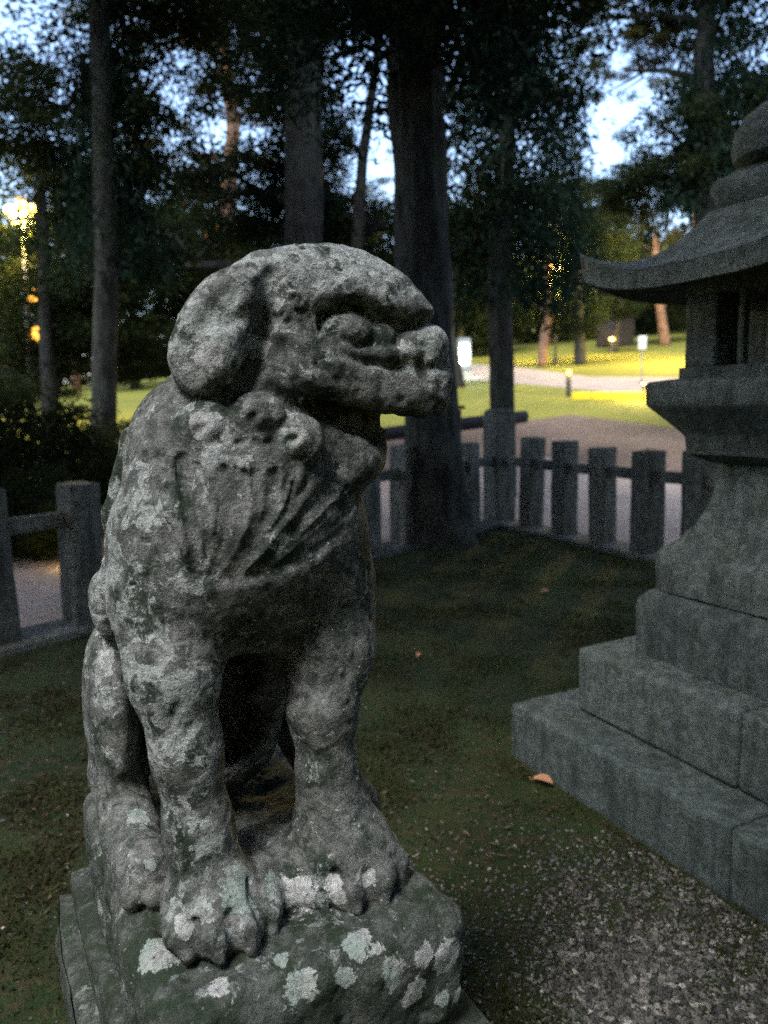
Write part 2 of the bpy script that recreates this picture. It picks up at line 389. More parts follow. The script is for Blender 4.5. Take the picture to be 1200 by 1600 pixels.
loft('neck_stone', [(0.185, 2.275), (0.192, 2.285), (0.212, 2.335), (0.214, 2.365), (0.205, 2.385), (0.165, 2.405), (0.14, 2.425)], M['lantern'], lan, 8, True, 0.005, 0.16, 13)
loft('finial', [(0.12, 2.415), (0.175, 2.425), (0.208, 2.445), (0.218, 2.49), (0.212, 2.54), (0.18, 2.59), (0.13, 2.625), (0.06, 2.655), (0.01, 2.685)], M['lantern'], lan, 9, True, 0.006, 0.5, 15, True)

# ---------------------------------------------------------------- pedestal under the lion
ped = tag(empty('statue_pedestal', (-0.2865, 1.4079, 0), R(28.5)), 'mossy block pedestal of stacked stones under the guardian lion', 'pedestal')
block('cap_stone', 0.58, 0.88, 0.20, M['pedestal'], ped, (0, 0, 0.346), 0, 0.022, 0.012, 8, 3)
block('lower_slab', 0.66, 0.96, 0.16, M['pedestal'], ped, (0, 0, 0.302), 0, 0.03, 0.014, 8, 4)
for i, (x, y, sx, sy) in enumerate(((-0.15, -0.22, 0.29, 0.43), (0.15, -0.22, 0.29, 0.43), (-0.15, 0.22, 0.29, 0.43), (0.15, 0.22, 0.29, 0.43))):
    block('base_stone', sx, sy, 0.36, M['pedestal'], ped, (x, y, -0.015), 0, 0.016, 0.006, 4, 20 + i)

# ---------------------------------------------------------------- stone fence in two runs that meet at a tall corner post
def fence_post(parent, t, d, w, h, seed, name='post'):
    x, y = fpt(t, d); rz = math.atan2(d[1], d[0]); rq = random.Random(seed + 5)
    o = block(name, w, w, h, M['fence'], parent, (x, y, -0.02), rz + random.Random(seed).uniform(-0.06, 0.06), 0.018, 0.010, 3, seed)
    o.rotation_euler = (rq.uniform(-0.022, 0.022), rq.uniform(-0.022, 0.022), o.rotation_euler[2]); return o
def fence_run(name, d, ts, label, tmax, tmin=0.12):
    root = tag(empty(name, (0, 0, 0)), label, 'fence', 'stone fence round the yard')
    rz = math.atan2(d[1], d[0]); k = 0
    rnd = random.Random(len(ts))
    for t in ts:
        fence_post(root, t, d, 0.225 + rnd.uniform(-0.012, 0.012), 1.11 + rnd.uniform(-0.05, 0.04), 100 + k + len(ts)); k += 1
    bounds = [tmin] + [(a + b) / 2 for a, b in zip(ts[:-1], ts[1:])] + [tmax]
    for a, b in zip(ts[:-1], ts[1:]):                                         # the rail shows as one piece in each gap, the kerb stones run on
        x, y = fpt((a + b) / 2, d)
        block('rail', (b - a) - 0.16, 0.085, 0.11, M['fence'], root, (x, y, 0.76), rz, 0.008, 0.003, 2, 200 + k); k += 1
    x, y = fpt((tmin + ts[0]) / 2, d); block('rail', max(0.1, ts[0] - tmin - 0.1), 0.085, 0.11, M['fence'], root, (x, y, 0.76), rz, 0.008, 0.003, 2, 199 + k)
    t = tmin
    while t < tmax - 0.2:
        ln = min(rnd.uniform(1.0, 1.4), tmax - t); x, y = fpt(t + ln / 2, d)
        block('kerb_stone', ln - 0.008, 0.40, 0.085, M['fence'], root, (x, y, -0.03), rz, 0.014, 0.006, 5, 300 + k); k += 1; t += ln
    return root
fence_run('stone_fence', FR, [0.64 + 0.62 * i for i in range(8)], 'run of grey stone fence posts going behind the stone lantern', 5.4)
fence_run('stone_fence', FL, [0.70 + 0.62 * i for i in range(10)], 'run of grey stone fence posts passing behind the guardian lion', 6.8)
cp = tag(empty('corner_post', (FC[0], FC[1], 0), math.atan2(FR[1], FR[0])), 'tall square stone post at the corner of the fence beside the slim trunk', 'post')
block('post_shaft', 0.30, 0.30, 1.42, M['fence'], cp, (0, 0, -0.02), 0, 0.02, 0.007, 4, 77)
loft('post_cap', [(0.147, 1.398), (0.144, 1.43), (0.11, 1.455)], M['fence'], cp, 4, True, 0.006, 0.2, 8)
ORD = ['first', 'second', 'third', 'fourth', 'fifth', 'sixth', 'seventh', 'eighth', 'ninth', 'tenth', 'eleventh', 'twelfth', 'thirteenth', 'fourteenth', 'fifteenth', 'sixteenth']
FAR_LABELS = ['dark tree of the far wood behind the lawns, %s counting from the left' % o for o in ORD]
# trees in view: name, label, trunk line (x, y, z, radius), bark, crown masses (kind, x, y, z, spread, half height)
TREES = [
    ('cedar_tree', 'big grey cedar trunk rising inside the fence behind the lion muzzle',
     [(0.62, 8.43, -0.1, 0.413), (0.61, 8.43, 0.36, 0.336), (0.52, 8.43, 1.49, 0.294), (0.48, 8.43, 2.96, 0.28), (0.43, 8.43, 4.37, 0.28), (0.4, 8.43, 5.58, 0.266), (0.38, 8.43, 7.86, 0.21)], 'bark',
     [('cedar', 0.82, 9.03, 6.61, 1.95, 1.8), ('cedar', -0.11, 7.83, 6.18, 1.56, 1.3), ('broad', 1.59, 8.43, 6.38, 1.82, 0.91), ('broad', -0.39, 6.93, 6.45, 2.42, 0.92), ('broad', 1.15, 6.93, 6.82, 2.42, 0.92), ('broad', 0.31, 5.43, 6.19, 2.35, 0.72), ('broad', -1.68, 9.23, 7.89, 1.84, 0.92)]),
    ('slim_tree', 'slim straight trunk just behind the tall corner post with a dark crown above',
     [(1.87, 12.0, -0.04, 0.209), (1.85, 12.0, 2.19, 0.189), (1.81, 12.0, 3.52, 0.169), (1.91, 12.0, 4.98, 0.13), (2.0, 12.0, 6.9, 0.07)], 'bark',
     [('cedar', 2.05, 12.3, 5.33, 1.53, 2.2), ('cedar', 2.97, 12.9, 4.92, 0.86, 1.5), ('broad', 1.7, 12.6, 4.49, 1.15, 1.05), ('broad', 2.63, 12.8, 6.88, 1.17, 0.96), ('broad', 1.56, 13.0, 6.61, 0.97, 1.08)]),
    ('leaning_tree', 'thin dark leaning trunk against the bright sky gap',
     [(-0.62, 15.0, 0.18, 0.15), (-0.43, 15.0, 4.05, 0.125), (-0.26, 15.0, 5.99, 0.1), (0.07, 15.0, 7.85, 0.075), (0.35, 15.0, 9.33, 0.056)], 'bark',
     [('broad', -1.05, 15.4, 6.52, 0.77, 0.9), ('broad', 0.67, 15.0, 9.42, 1.62, 0.87), ('broad', -0.51, 15.4, 8.68, 0.9, 0.58)]),
    ('dark_tree', 'dark thick trunk rising behind the top of the lion head',
     [(-1.55, 14.5, 0.14, 0.397), (-1.39, 14.5, 3.99, 0.349), (-1.27, 14.5, 6.61, 0.325), (-1.13, 14.5, 9.3, 0.277)], 'bark',
     [('broad', -2.03, 15.0, 7.67, 1.37, 1.0), ('broad', -4.79, 17.5, 4.55, 1.74, 1.31), ('broad', -0.97, 17.5, 5.68, 1.16, 0.87), ('broad', -1.81, 14.7, 9.01, 2.32, 1.1), ('cedar', -1.47, 15.7, 5.86, 1.43, 1.96), ('broad', -0.41, 16.5, 4.81, 1.64, 0.96), ('broad', -2.65, 16.0, 5.73, 1.46, 1.06)]),
    ('dark_tree', 'broad dark tree filling the upper left corner of the view',
     [(-4.43, 12.0, -0.04, 0.199), (-4.1, 12.0, 3.64, 0.169), (-3.98, 12.0, 5.98, 0.15), (-3.89, 12.0, 8.36, 0.13)], 'bark',
     [('cedar', -4.01, 12.4, 6.22, 1.08, 2.37), ('broad', -4.87, 12.6, 6.13, 0.94, 0.78), ('broad', -3.47, 12.8, 5.98, 1.06, 1.38), ('broad', -3.73, 12.2, 7.79, 1.93, 0.81), ('broad', -2.76, 12.8, 7.81, 1.17, 0.74), ('broad', -5.73, 13.0, 6.28, 1.19, 0.92), ('broad', -4.99, 13.2, 5.16, 0.77, 0.66), ('broad', -4.71, 13.5, 4.83, 0.78, 0.78)]),
    ('red_pine', 'reddish pine trunk among the dark crowns above the lion ear',
     [(-5.26, 24.0, 0.91, 0.259), (-4.73, 24.0, 5.98, 0.239), (-4.39, 24.0, 7.8, 0.219), (-4.18, 24.0, 9.59, 0.199), (-4.25, 24.0, 11.34, 0.159), (-4.45, 24.0, 13.05, 0.12)], 'bark_red',
     [('pine', -4.96, 24.5, 9.13, 2.24, 1.83), ('pine', -5.29, 24.2, 12.13, 3.01, 1.21), ('pine', -3.18, 24.6, 10.49, 1.63, 1.43), ('broad', -6.39, 25.2, 7.58, 2.93, 1.88), ('broad', -3.43, 25.0, 6.13, 2.7, 1.25)]),
    ('leafy_tree', 'leafy tree with hanging dark boughs at the left edge beside the street lamp',
     [(-6.92, 16.0, 0.24, 0.173), (-6.8, 16.0, 2.07, 0.159), (-6.69, 16.0, 4.35, 0.133), (-6.64, 16.0, 6.41, 0.093)], 'bark',
     [('broad', -6.16, 16.6, 4.18, 2.07, 1.52), ('broad', -7.68, 17.8, 3.55, 1.63, 1.18), ('broad', -6.37, 18.0, 2.68, 1.94, 0.67), ('broad', -7.67, 16.6, 2.24, 1.24, 0.69), ('broad', -5.32, 18.4, 4.99, 1.68, 1.38), ('broad', -7.81, 18.6, 6.08, 2.01, 1.39), ('broad', -8.85, 19.0, 4.88, 1.42, 1.1)]),
    ('dense_tree', 'dense dark crown hanging over the stone lantern roof',
     [(6.79, 16.0, 0.3, 0.266), (6.6, 16.0, 4.07, 0.239), (6.39, 16.0, 7.67, 0.199), (6.41, 16.0, 10.39, 0.133)], 'bark',
     [('cedar', 6.7, 16.2, 8.45, 1.48, 3.09), ('broad', 6.09, 16.4, 6.51, 1.23, 1.23), ('broad', 7.82, 16.8, 6.6, 1.53, 2.09), ('broad', 5.6, 16.8, 5.89, 0.98, 0.63), ('broad', 7.01, 16.2, 9.81, 2.29, 1.35), ('broad', 5.84, 17.0, 8.93, 0.71, 0.85), ('broad', 5.18, 16.3, 10.24, 1.22, 0.68), ('pine', 4.99, 16.5, 8.02, 0.82, 0.96), ('pine', 4.42, 16.6, 9.02, 0.69, 0.69)]),
    ('curved_tree', 'curved trunk standing beside the white glowing panel',
     [(3.36, 34.1, 1.99, 0.34), (3.15, 34.1, 3.32, 0.283), (2.94, 34.1, 4.42, 0.255), (3.06, 34.1, 6.29, 0.212), (3.38, 34.1, 8.14, 0.17)], 'bark',
     [('broad', 1.65, 35.1, 7.83, 3.21, 2.04), ('broad', 3.72, 36.1, 7.4, 1.8, 1.5), ('broad', 0.2, 35.1, 5.94, 2.33, 2.33)]),
    ('crooked_pine', 'crooked pinkish pine trunk lit from beside the path',
     [(9.02, 44.0, 3.15, 0.256), (9.22, 44.0, 5.12, 0.256), (9.5, 44.0, 6.5, 0.238), (9.13, 44.0, 7.89, 0.219), (9.4, 44.0, 9.25, 0.164)], 'bark_red',
     [('pine', 8.96, 45.0, 9.44, 2.62, 2.24), ('broad', 7.61, 45.5, 7.08, 1.89, 1.7), ('broad', 10.65, 46.0, 8.15, 2.1, 1.91)]),
    ('path_tree', 'dark straight trunk standing on the far lawn left of the small white sign',
     [(11.17, 43.8, 3.21, 0.364), (11.11, 43.8, 4.71, 0.291), (11.0, 43.8, 7.14, 0.255), (10.82, 43.8, 9.86, 0.182)], 'bark',
     [('broad', 10.99, 44.3, 6.51, 2.02, 1.84), ('broad', 12.14, 44.8, 10.03, 2.6, 2.6), ('broad', 10.69, 44.8, 11.77, 2.23, 1.86)]),
    ('lit_pine', 'orange lamp-lit leaning pine trunk under the lantern eave',
     [(20.08, 55.3, 4.88, 0.39), (19.75, 55.3, 6.73, 0.322), (19.43, 55.3, 8.47, 0.276), (19.2, 55.3, 10.2, 0.253), (19.21, 55.3, 12.76, 0.184)], 'bark_red',
     [('pine', 20.24, 56.3, 11.22, 2.81, 2.57), ('broad', 18.35, 57.3, 9.66, 2.62, 2.14), ('broad', 22.38, 59.3, 8.47, 2.46, 2.46)]),
    ('young_tree', 'thin young tree on the far lawn below the blue roof',
     [(15.57, 52.0, 4.28, 0.151), (15.71, 52.0, 6.07, 0.13), (15.93, 52.0, 7.71, 0.108)], 'bark',
     [('broad', 15.82, 52.2, 7.53, 1.82, 1.04)]),
]
# trees far behind the lawns: x, y, ground, height, kind
FAR_TREES = [(-22.6, 48, 2.31, 10.9, 'broad'), (-20.2, 52, 2.68, 12.6, 'pine'), (-14.5, 46, 2.51, 10.1, 'broad'), (-13.3, 55, 3.24, 13.0, 'broad'), (-8.4, 50, 3.08, 10.7, 'pine'), (-6.0, 58, 3.87, 13.5, 'broad'), (-1.9, 52, 3.55, 10.5, 'broad'), (2.2, 60, 4.5, 13.7, 'pine'), (5.9, 58, 4.52, 11.7, 'broad'), (9.9, 62, 5.15, 11.6, 'broad'), (14.7, 68, 6.09, 13.0, 'pine'), (19.2, 70, 6.62, 13.5, 'broad'), (23.9, 72, 7.19, 14.4, 'broad'), (26.2, 66, 6.61, 13.7, 'pine'), (31.8, 70, 7.5, 13.9, 'broad'), (30.2, 60, 6.1, 12.0, 'broad')]
# ---------------------------------------------------------------- trees
def leaf_cards(centers, per, clump_r, lw, ll, seed, droop=0.0, flat=0.6):
    rs = np.random.RandomState(seed)
    C_ = np.repeat(np.array(centers, np.float32), per, 0); n = len(C_)
    off = rs.normal(0, 1, (n, 3)) * np.array((clump_r, clump_r, clump_r * flat)); P = C_ + off
    a = rs.normal(0, 1, (n, 3)); a[:, 2] -= droop; a += 0.6 * off / clump_r
    a /= np.linalg.norm(a, axis=1, keepdims=True)
    b = np.cross(a, rs.normal(0, 1, (n, 3))); b /= np.linalg.norm(b, axis=1, keepdims=True) + 1e-9
    s = rs.uniform(0.6, 1.35, (n, 1)); A = a * ll * s; B = b * lw * s
    bend = np.cross(a, b) * ll * 0.18 * s
    V = np.stack([P - A * 0.5, P + B * 0.5 - A * 0.05 + bend, P + A * 0.5, P - B * 0.5 - A * 0.05 + bend], 1).reshape(-1, 3)
    return V, np.arange(4 * n).reshape(n, 4)
def crown_mesh(kind, seed):
    rs = np.random.RandomState(seed); cs = []
    if kind == 'broad':                                    # unit: radius 1 x 1 x 1, leaf size for a spread of about 2 m
        while len(cs) < 85:
            p = rs.uniform(-1, 1, 3); r = np.linalg.norm(p)
            if 0.30 < r < 1.0 and rs.rand() < 0.35 + 0.65 * r: cs.append(p * (0.86 + 0.2 * rs.rand()))
        V, Q = leaf_cards(cs, 105, 0.135, 0.034, 0.070, seed, 0.2)
    elif kind == 'cedar':                                  # tiers of drooping boughs round a vertical axis
        for k in range(13):
            z = -0.95 + 1.9 * k / 12; rr = (1.0 - 0.55 * (k / 12)) * rs.uniform(0.75, 1.05)
            m = int(5 + 6 * rr)
            for j in range(m):
                th = 2 * math.pi * (j + rs.rand()) / m
                L_ = rr * rs.uniform(0.6, 1.1)
                for t in (0.4, 0.7, 1.0):
                    cs.append((math.cos(th) * L_ * t, math.sin(th) * L_ * t, z - 0.16 * t * t + rs.normal(0, 0.02)))
        V, Q = leaf_cards(cs, 26, 0.10, 0.022, 0.085, seed, 0.7, 0.5)
    else:                                                  # pine: separate flat pads with gaps between
        for k in range(17):
            p = rs.uniform(-1, 1, 3); p[2] *= 0.9
            if np.linalg.norm(p[:2]) > 1: p[:2] /= np.linalg.norm(p[:2])
            R0 = rs.uniform(0.18, 0.36)
            for j in range(7):
                th = rs.uniform(0, 6.283); q = R0 * math.sqrt(rs.rand()); cs.append((p[0] + q * math.cos(th), p[1] + q * math.sin(th), p[2] + rs.normal(0, 0.03)))
        V, Q = leaf_cards(cs, 55, 0.075, 0.014, 0.08, seed, -0.3, 0.45)
    me = np_mesh('crown', V, Q); me.materials.append(M[{'broad': 'leaf_broad', 'cedar': 'leaf_cedar', 'pine': 'leaf_pine'}[kind]])
    return me
CROWNS = {k: [crown_mesh(k, 11 * i + s) for i in range(n)] for k, n, s in (('broad', 4, 1), ('cedar', 2, 2), ('pine', 2, 3))}
def tube(V, Fc, pts, sides=12, rough=0.0, seed=0, flare=False):
    """append a tapered limb through (x, y, z, r) points"""
    P = [Vector(p[:3]) for p in pts]; base = len(V); n = len(pts)
    for i, p in enumerate(P):
        d = (P[min(i + 1, n - 1)] - P[max(i - 1, 0)]).normalized()
        a = d.orthogonal().normalized() if i == 0 else (a - d * a.dot(d)).normalized()
        b = d.cross(a)
        for k in range(sides):
            t = 2 * math.pi * k / sides
            q = a * math.cos(t) + b * math.sin(t); r = pts[i][3]
            r *= 1 + rough * (0.6 * math.sin(3 * t + seed + 0.5 * i) + mnoise.noise(Vector((q.x * 2.2, q.y * 2.2, p.z * 0.6 + seed)) * 1.5) + 0.8 * mnoise.noise(Vector((q.x * 6, q.y * 6, p.z * 1.1 + seed))))
            V.append(p + q * r)
    for i in range(n - 1):
        for k in range(sides):
            j = (k + 1) % sides
            Fc.append((base + i * sides + k, base + i * sides + j, base + (i + 1) * sides + j, base + (i + 1) * sides + k))
    Fc.append(tuple(base + k for k in range(sides - 1, -1, -1))); Fc.append(tuple(base + (n - 1) * sides + k for k in range(sides)))
def densify(pts, m):
    out = []
    for a, b in zip(pts[:-1], pts[1:]):
        for i in range(m):
            t = i / m; out.append(tuple(a[k] + (b[k] - a[k]) * t for k in range(4)))
    return out + [pts[-1]]
def make_tree(name, label, pts, bark, crowns, group, seed, detail=1):
    rnd = random.Random(seed); x0, y0, z0 = pts[0][:3]
    root = tag(empty(name, (x0, y0, z0)), label, 'tree', group)
    loc = [(p[0] - x0, p[1] - y0, p[2] - z0, p[3]) for p in pts]
    big = detail > 1
    V, Fc = [], []
    tube(V, Fc, densify(loc, 14 if big else 5), 40 if big else 12, 0.10 if big else 0.07, seed)
    mesh_obj('trunk', V, Fc, M[bark], root, True)
    top = loc[-1]
    for ci, (kind, cx, cy, cz, rx, rz) in enumerate(crowns):
        c = Vector((cx - x0, cy - y0, cz - z0))
        # a limb from the trunk into the mass
        tz = max(loc[1][2] * 0.6, min(top[2], c.z - 0.5 * rx)); k = 0
        while k < len(loc) - 2 and loc[k + 1][2] < tz: k += 1
        f = min(1.0, max(0.0, (tz - loc[k][2]) / max(0.01, loc[k + 1][2] - loc[k][2])))
        s = Vector([loc[k][i] + (loc[k + 1][i] - loc[k][i]) * f for i in range(3)]); r = (loc[k][3] + (loc[k + 1][3] - loc[k][3]) * f) * 0.42
        V, Fc = [], []
        mid = s.lerp(c, 0.5) + Vector((rnd.uniform(-.1, .1), rnd.uniform(-.1, .1), 0.12)) * rx
        tube(V, Fc, [(*s, r), (*mid, r * 0.65), (*c, r * 0.4)], 7, 0.05, seed + ci)
        for q in range(5):
            d = Vector((rnd.uniform(-1, 1), rnd.uniform(-1, 1), rnd.uniform(-0.5, 0.9))).normalized()
            e = c + Vector((d.x * rx, d.y * rx, d.z * rz)) * 0.8; m2 = mid.lerp(e, 0.5) + Vector((0, 0, 0.1 * rx))
            tube(V, Fc, [(*mid.lerp(c, 0.3 + 0.1 * q), r * 0.45), (*m2, r * 0.3), (*e, r * 0.12)], 5, 0, seed)
        mesh_obj('limb', V, Fc, M[bark], root, True)
        o = bpy.data.objects.new('crown', rnd.choice(CROWNS[kind])); link(o, root)
        o.location = c; o.scale = (rx, rx, rz); o.rotation_euler = (0, 0, rnd.uniform(0, 6.28))
    return root
for i, (nm, lb, pts, bark, cr) in enumerate(TREES):
    make_tree(nm, lb, pts, bark, cr, None, 3 + i, 2 if i == 0 else 1)
for i, (x, y, g, h, kind) in enumerate(FAR_TREES):
    rnd = random.Random(50 + i); r = 0.16 + 0.012 * h
    pts = [(x, y, g - 0.2, r), (x + rnd.uniform(-.3, .3), y, g + h * 0.35, r * 0.8), (x + rnd.uniform(-.6, .6), y, g + h * 0.7, r * 0.5), (x + rnd.uniform(-.8, .8), y, g + h * 0.92, r * 0.2)]
    cr = [(kind, x + rnd.uniform(-1.5, 1.5), y + rnd.uniform(-1, 1), g + h * f, h * s_, h * 0.2) for f, s_ in ((0.82, 0.22), (0.58, 0.27), (0.36, 0.25), (0.2, 0.2))]
    cr[1] = (kind, x - h * 0.15, y, g + h * 0.6, h * 0.24, h * 0.17)
    make_tree('far_tree', FAR_LABELS[i], pts, 'bark_red' if kind == 'pine' else 'bark', cr, 'far trees behind the lawns', 80 + i)
# the wood closing the view: one mass of low crowns far behind
rsw = np.random.RandomState(9); VV = []
src = np.empty(len(CROWNS['broad'][0].vertices) * 3, np.float32); CROWNS['broad'][0].vertices.foreach_get('co', src); src = src.reshape(-1, 4, 3)[::3]
cen = src.mean(1, keepdims=True); src = cen + (src - cen) * 1.8
for k in range(34):
    x = -66 + 4.4 * k + rsw.uniform(-1, 1); y = 74 + rsw.uniform(-4, 5); s_ = rsw.uniform(3.6, 5.4); th = rsw.uniform(0, 6.28)
    Rm = np.array([[math.cos(th), -math.sin(th), 0], [math.sin(th), math.cos(th), 0], [0, 0, 1]])
    VV.append(((src.reshape(-1, 3) * (s_, s_, s_ * 0.85)) @ Rm.T + (x, y, gz(x, y) + s_ * rsw.uniform(0.5, 0.9))).reshape(-1, 4, 3))
VV = np.concatenate(VV); me = np_mesh('far_wood', VV.reshape(-1, 3), np.arange(VV.shape[0] * 4).reshape(-1, 4)); me.materials.append(M['leaf_broad'])
tag(link(bpy.data.objects.new('far_wood', me)), 'dark wood of low trees closing off the far lawns', 'wood', kind='stuff')
# unseen trees added beside and behind the viewer to block sky and sun
for i, (x, y, h, cr) in enumerate((
        (5.6, 3.2, 11.0, [('broad', 6.0, 3.6, 7.2, 2.4, 1.5), ('broad', 3.6, 5.2, 8.2, 2.3, 1.3), ('broad', 6.5, 2.0, 5.0, 2.6, 2.4)]),
        (3.4, -4.6, 12.0, [('broad', 3.2, -4.2, 4.6, 3.4, 3.2), ('broad', 1.4, -3.2, 8.0, 2.8, 1.6), ('broad', 5.0, -2.6, 6.0, 3.0, 2.6), ('broad', 1.6, -0.9, 8.0, 2.0, 1.2), ('broad', 1.2, -3.6, 3.8, 2.2, 2.4)]),
        (-9.5, -3.0, 12.0, [('broad', -9.5, -3.0, 4.5, 4.0, 4.2), ('broad', -8.6, 0.6, 4.6, 3.4, 3.6), ('broad', -6.4, -1.4, 3.4, 2.4, 2.8), ('broad', -4.7, -2.6, 3.0, 2.0, 2.4), ('broad', -7.2, 2.0, 3.4, 2.2, 2.8)]),
        (8.5, -2.5, 12.0, [('broad', 8.5, -2.5, 4.5, 4.2, 4.4), ('broad', 8.8, 2.0, 4.5, 3.4, 3.8)]),
        (-1.6, -6.8, 12.0, [('broad', -1.4, -6.6, 4.0, 4.4, 4.0), ('broad', -5.2, -5.6, 4.0, 3.6, 3.6), ('broad', 0.2, -5.4, 8.0, 3.0, 2.0), ('broad', 1.0, -3.6, 9.5, 2.6, 1.5)]),
        (-6.9, 4.2, 12.0, [('broad', -5.6, 3.4, 6.9, 2.2, 1.3), ('broad', -3.6, 3.7, 7.3, 2.0, 1.2), ('broad', -1.3, 2.1, 7.6, 1.6, 0.9), ('broad', 0.1, 0.4, 7.2, 1.4, 0.9), ('broad', 0.7, 1.3, 7.9, 1.5, 0.9), ('broad', -4.2, 2.2, 7.1, 1.5, 0.9), ('broad', -2.6, 1.3, 6.8, 1.2, 0.7), ('broad', -3.2, 5.6, 7.9, 2.2, 1.2), ('broad', -6.6, 6.0, 8.2, 2.4, 1.6), ('broad', -1.0, 5.4, 8.6, 2.2, 1.2)]))):
    pts = [(x, y, -0.1, 0.30), (x, y, h * 0.4, 0.25), (x + 0.2, y, h * 0.85, 0.12)]
    make_tree('added_shade_tree', ['unseen tree added for shade beside the view on the lantern side', 'unseen tree added for shade behind the viewer on the lantern side', 'dense unseen tree added for shade far out on the lamp side', 'dense unseen tree added for shade far out on the lantern side', 'unseen tree added for shade behind the viewer on the lion side', 'wide unseen tree, its boughs added over the yard to block the sun'][i], pts, 'bark', cr, 'unseen trees added for shade round the yard', 140 + i)
# ---------------------------------------------------------------- guardian lion statue: carved as a distance field, then meshed
class Field:
    """Signed distance field on a grid, x = to the animal's left, y = forward, z = up; every voxel remembers its part tag."""
    def __init__(s, lo, hi, h):
        s.lo = np.array(lo, np.float32); s.h = h
        s.n = [int((b - a) / h) + 1 for a, b in zip(lo, hi)]
        s.ax = [(lo[i] + h * np.arange(s.n[i])).astype(np.float32) for i in range(3)]
        s.d = np.full(s.n, 1.0, np.float32)
        s.t = np.zeros(s.n, np.int8)
    def win(s, lo, hi):
        sl = []
        for i in range(3):
            a = int(max(0, math.floor((lo[i] - s.lo[i]) / s.h))); b = int(min(s.n[i], math.ceil((hi[i] - s.lo[i]) / s.h) + 1))
            sl.append(slice(a, max(a, b)))
        sl = tuple(sl)
        return sl, s.ax[0][sl[0]][:, None, None], s.ax[1][sl[1]][None, :, None], s.ax[2][sl[2]][None, None, :]
    def add(s, fn, lo, hi, k=0.02, tag=0):
        m = k + 0.02
        sl, X, Y, Z = s.win([v - m for v in lo], [v + m for v in hi])
        p = fn(X, Y, Z); c = s.d[sl]
        s.t[sl] = np.where(p < c, np.int8(tag), s.t[sl])
        if k > 0:
            hh = np.maximum(k - np.abs(p - c), 0) / k
            s.d[sl] = np.minimum(p, c) - hh * hh * k * 0.25
        else:
            s.d[sl] = np.minimum(p, c)
    def cut(s, fn, lo, hi, k=0.015):
        m = k + 0.01
        sl, X, Y, Z = s.win([v - m for v in lo], [v + m for v in hi])
        p = -fn(X, Y, Z); c = s.d[sl]
        hh = np.maximum(k - np.abs(p - c), 0) / k
        s.d[sl] = np.maximum(p, c) + hh * hh * k * 0.25
    def shift(s, fn, lo, hi):
        sl, X, Y, Z = s.win(lo, hi)
        s.d[sl] += fn(X, Y, Z)
    # shapes
    def ell(s, c, r, k=0.03, tag=0, rot=0.0):
        ca, sa = math.cos(rot), math.sin(rot)
        def fn(X, Y, Z):
            x, y, z = X - c[0], Y - c[1], Z - c[2]
            if rot: x, y = x * ca + y * sa, -x * sa + y * ca
            q = np.sqrt((x / r[0]) ** 2 + (y / r[1]) ** 2 + (z / r[2]) ** 2) + 1e-6
            g = np.sqrt((x / r[0] ** 2) ** 2 + (y / r[1] ** 2) ** 2 + (z / r[2] ** 2) ** 2) + 1e-6
            return q * (q - 1.0) / g
        R = max(r); s.add(fn, [v - R for v in c], [v + R for v in c], k, tag)
    def cone(s, a, b, ra, rb, k=0.03, tag=0, cut=False, fl=None):
        a = np.array(a, float); b = np.array(b, float); ba = b - a; L2 = float(ba @ ba)
        def fn(X, Y, Z):
            t = np.clip(((X - a[0]) * ba[0] + (Y - a[1]) * ba[1] + (Z - a[2]) * ba[2]) / L2, 0, 1)
            return np.sqrt((X - a[0] - t * ba[0]) ** 2 + (Y - a[1] - t * ba[1]) ** 2 + (Z - a[2] - t * ba[2]) ** 2) - (ra + (rb - ra) * t)
        lo = np.minimum(a - ra, b - rb); hi = np.maximum(a + ra, b + rb)
        (s.cut if cut else s.add)(fn, lo, hi, k, *(() if cut else (tag,)))
    def chain(s, pts, k=0.03, tag=0):
        for p, q in zip(pts[:-1], pts[1:]):
            s.cone(p[:3], q[:3], p[3], q[3], k, tag)
    def crease(s, pts, w, amt):
        """Raise (amt < 0) or sink (amt > 0) a soft line along a polyline on the surface."""
        P = np.array(pts, float); m = 3 * w
        sl, X, Y, Z = s.win(P.min(0) - m, P.max(0) + m)
        best = None
        for a, b in zip(P[:-1], P[1:]):
            ba = b - a; L2 = float(ba @ ba) + 1e-9
            t = np.clip(((X - a[0]) * ba[0] + (Y - a[1]) * ba[1] + (Z - a[2]) * ba[2]) / L2, 0, 1)
            q = (X - a[0] - t * ba[0]) ** 2 + (Y - a[1] - t * ba[1]) ** 2 + (Z - a[2] - t * ba[2]) ** 2
            best = q if best is None else np.minimum(best, q)
        s.d[sl] += (amt * np.exp(-best / (w * w))).astype(np.float32)

def chaikin(pts, n=1):
    for _ in range(n):
        out = []
        for i in range(len(pts)):
            a, b = pts[i], pts[(i + 1) % len(pts)]
            out += [(a[0] * .78 + b[0] * .22, a[1] * .78 + b[1] * .22), (a[0] * .22 + b[0] * .78, a[1] * .22 + b[1] * .78)]
        pts = out
    return pts

def poly_sdf(U, V, pts):
    d = None; sgn = None
    n = len(pts)
    for i in range(n):
        ax_, ay = pts[i]; bx, by = pts[i - 1]
        ex, ey = bx - ax_, by - ay
        wx, wy = U - ax_, V - ay
        t = np.clip((wx * ex + wy * ey) / (ex * ex + ey * ey + 1e-12), 0, 1)
        q = (wx - t * ex) ** 2 + (wy - t * ey) ** 2
        d = q if d is None else np.minimum(d, q)
        c1 = V >= ay; c2 = V < by; c3 = ex * wy > ey * wx
        flip = (c1 & c2 & c3) | (~c1 & ~c2 & ~c3)
        sgn = np.where(flip, -1.0, 1.0) if sgn is None else np.where(flip, -sgn, sgn)
    return np.sqrt(d) * sgn

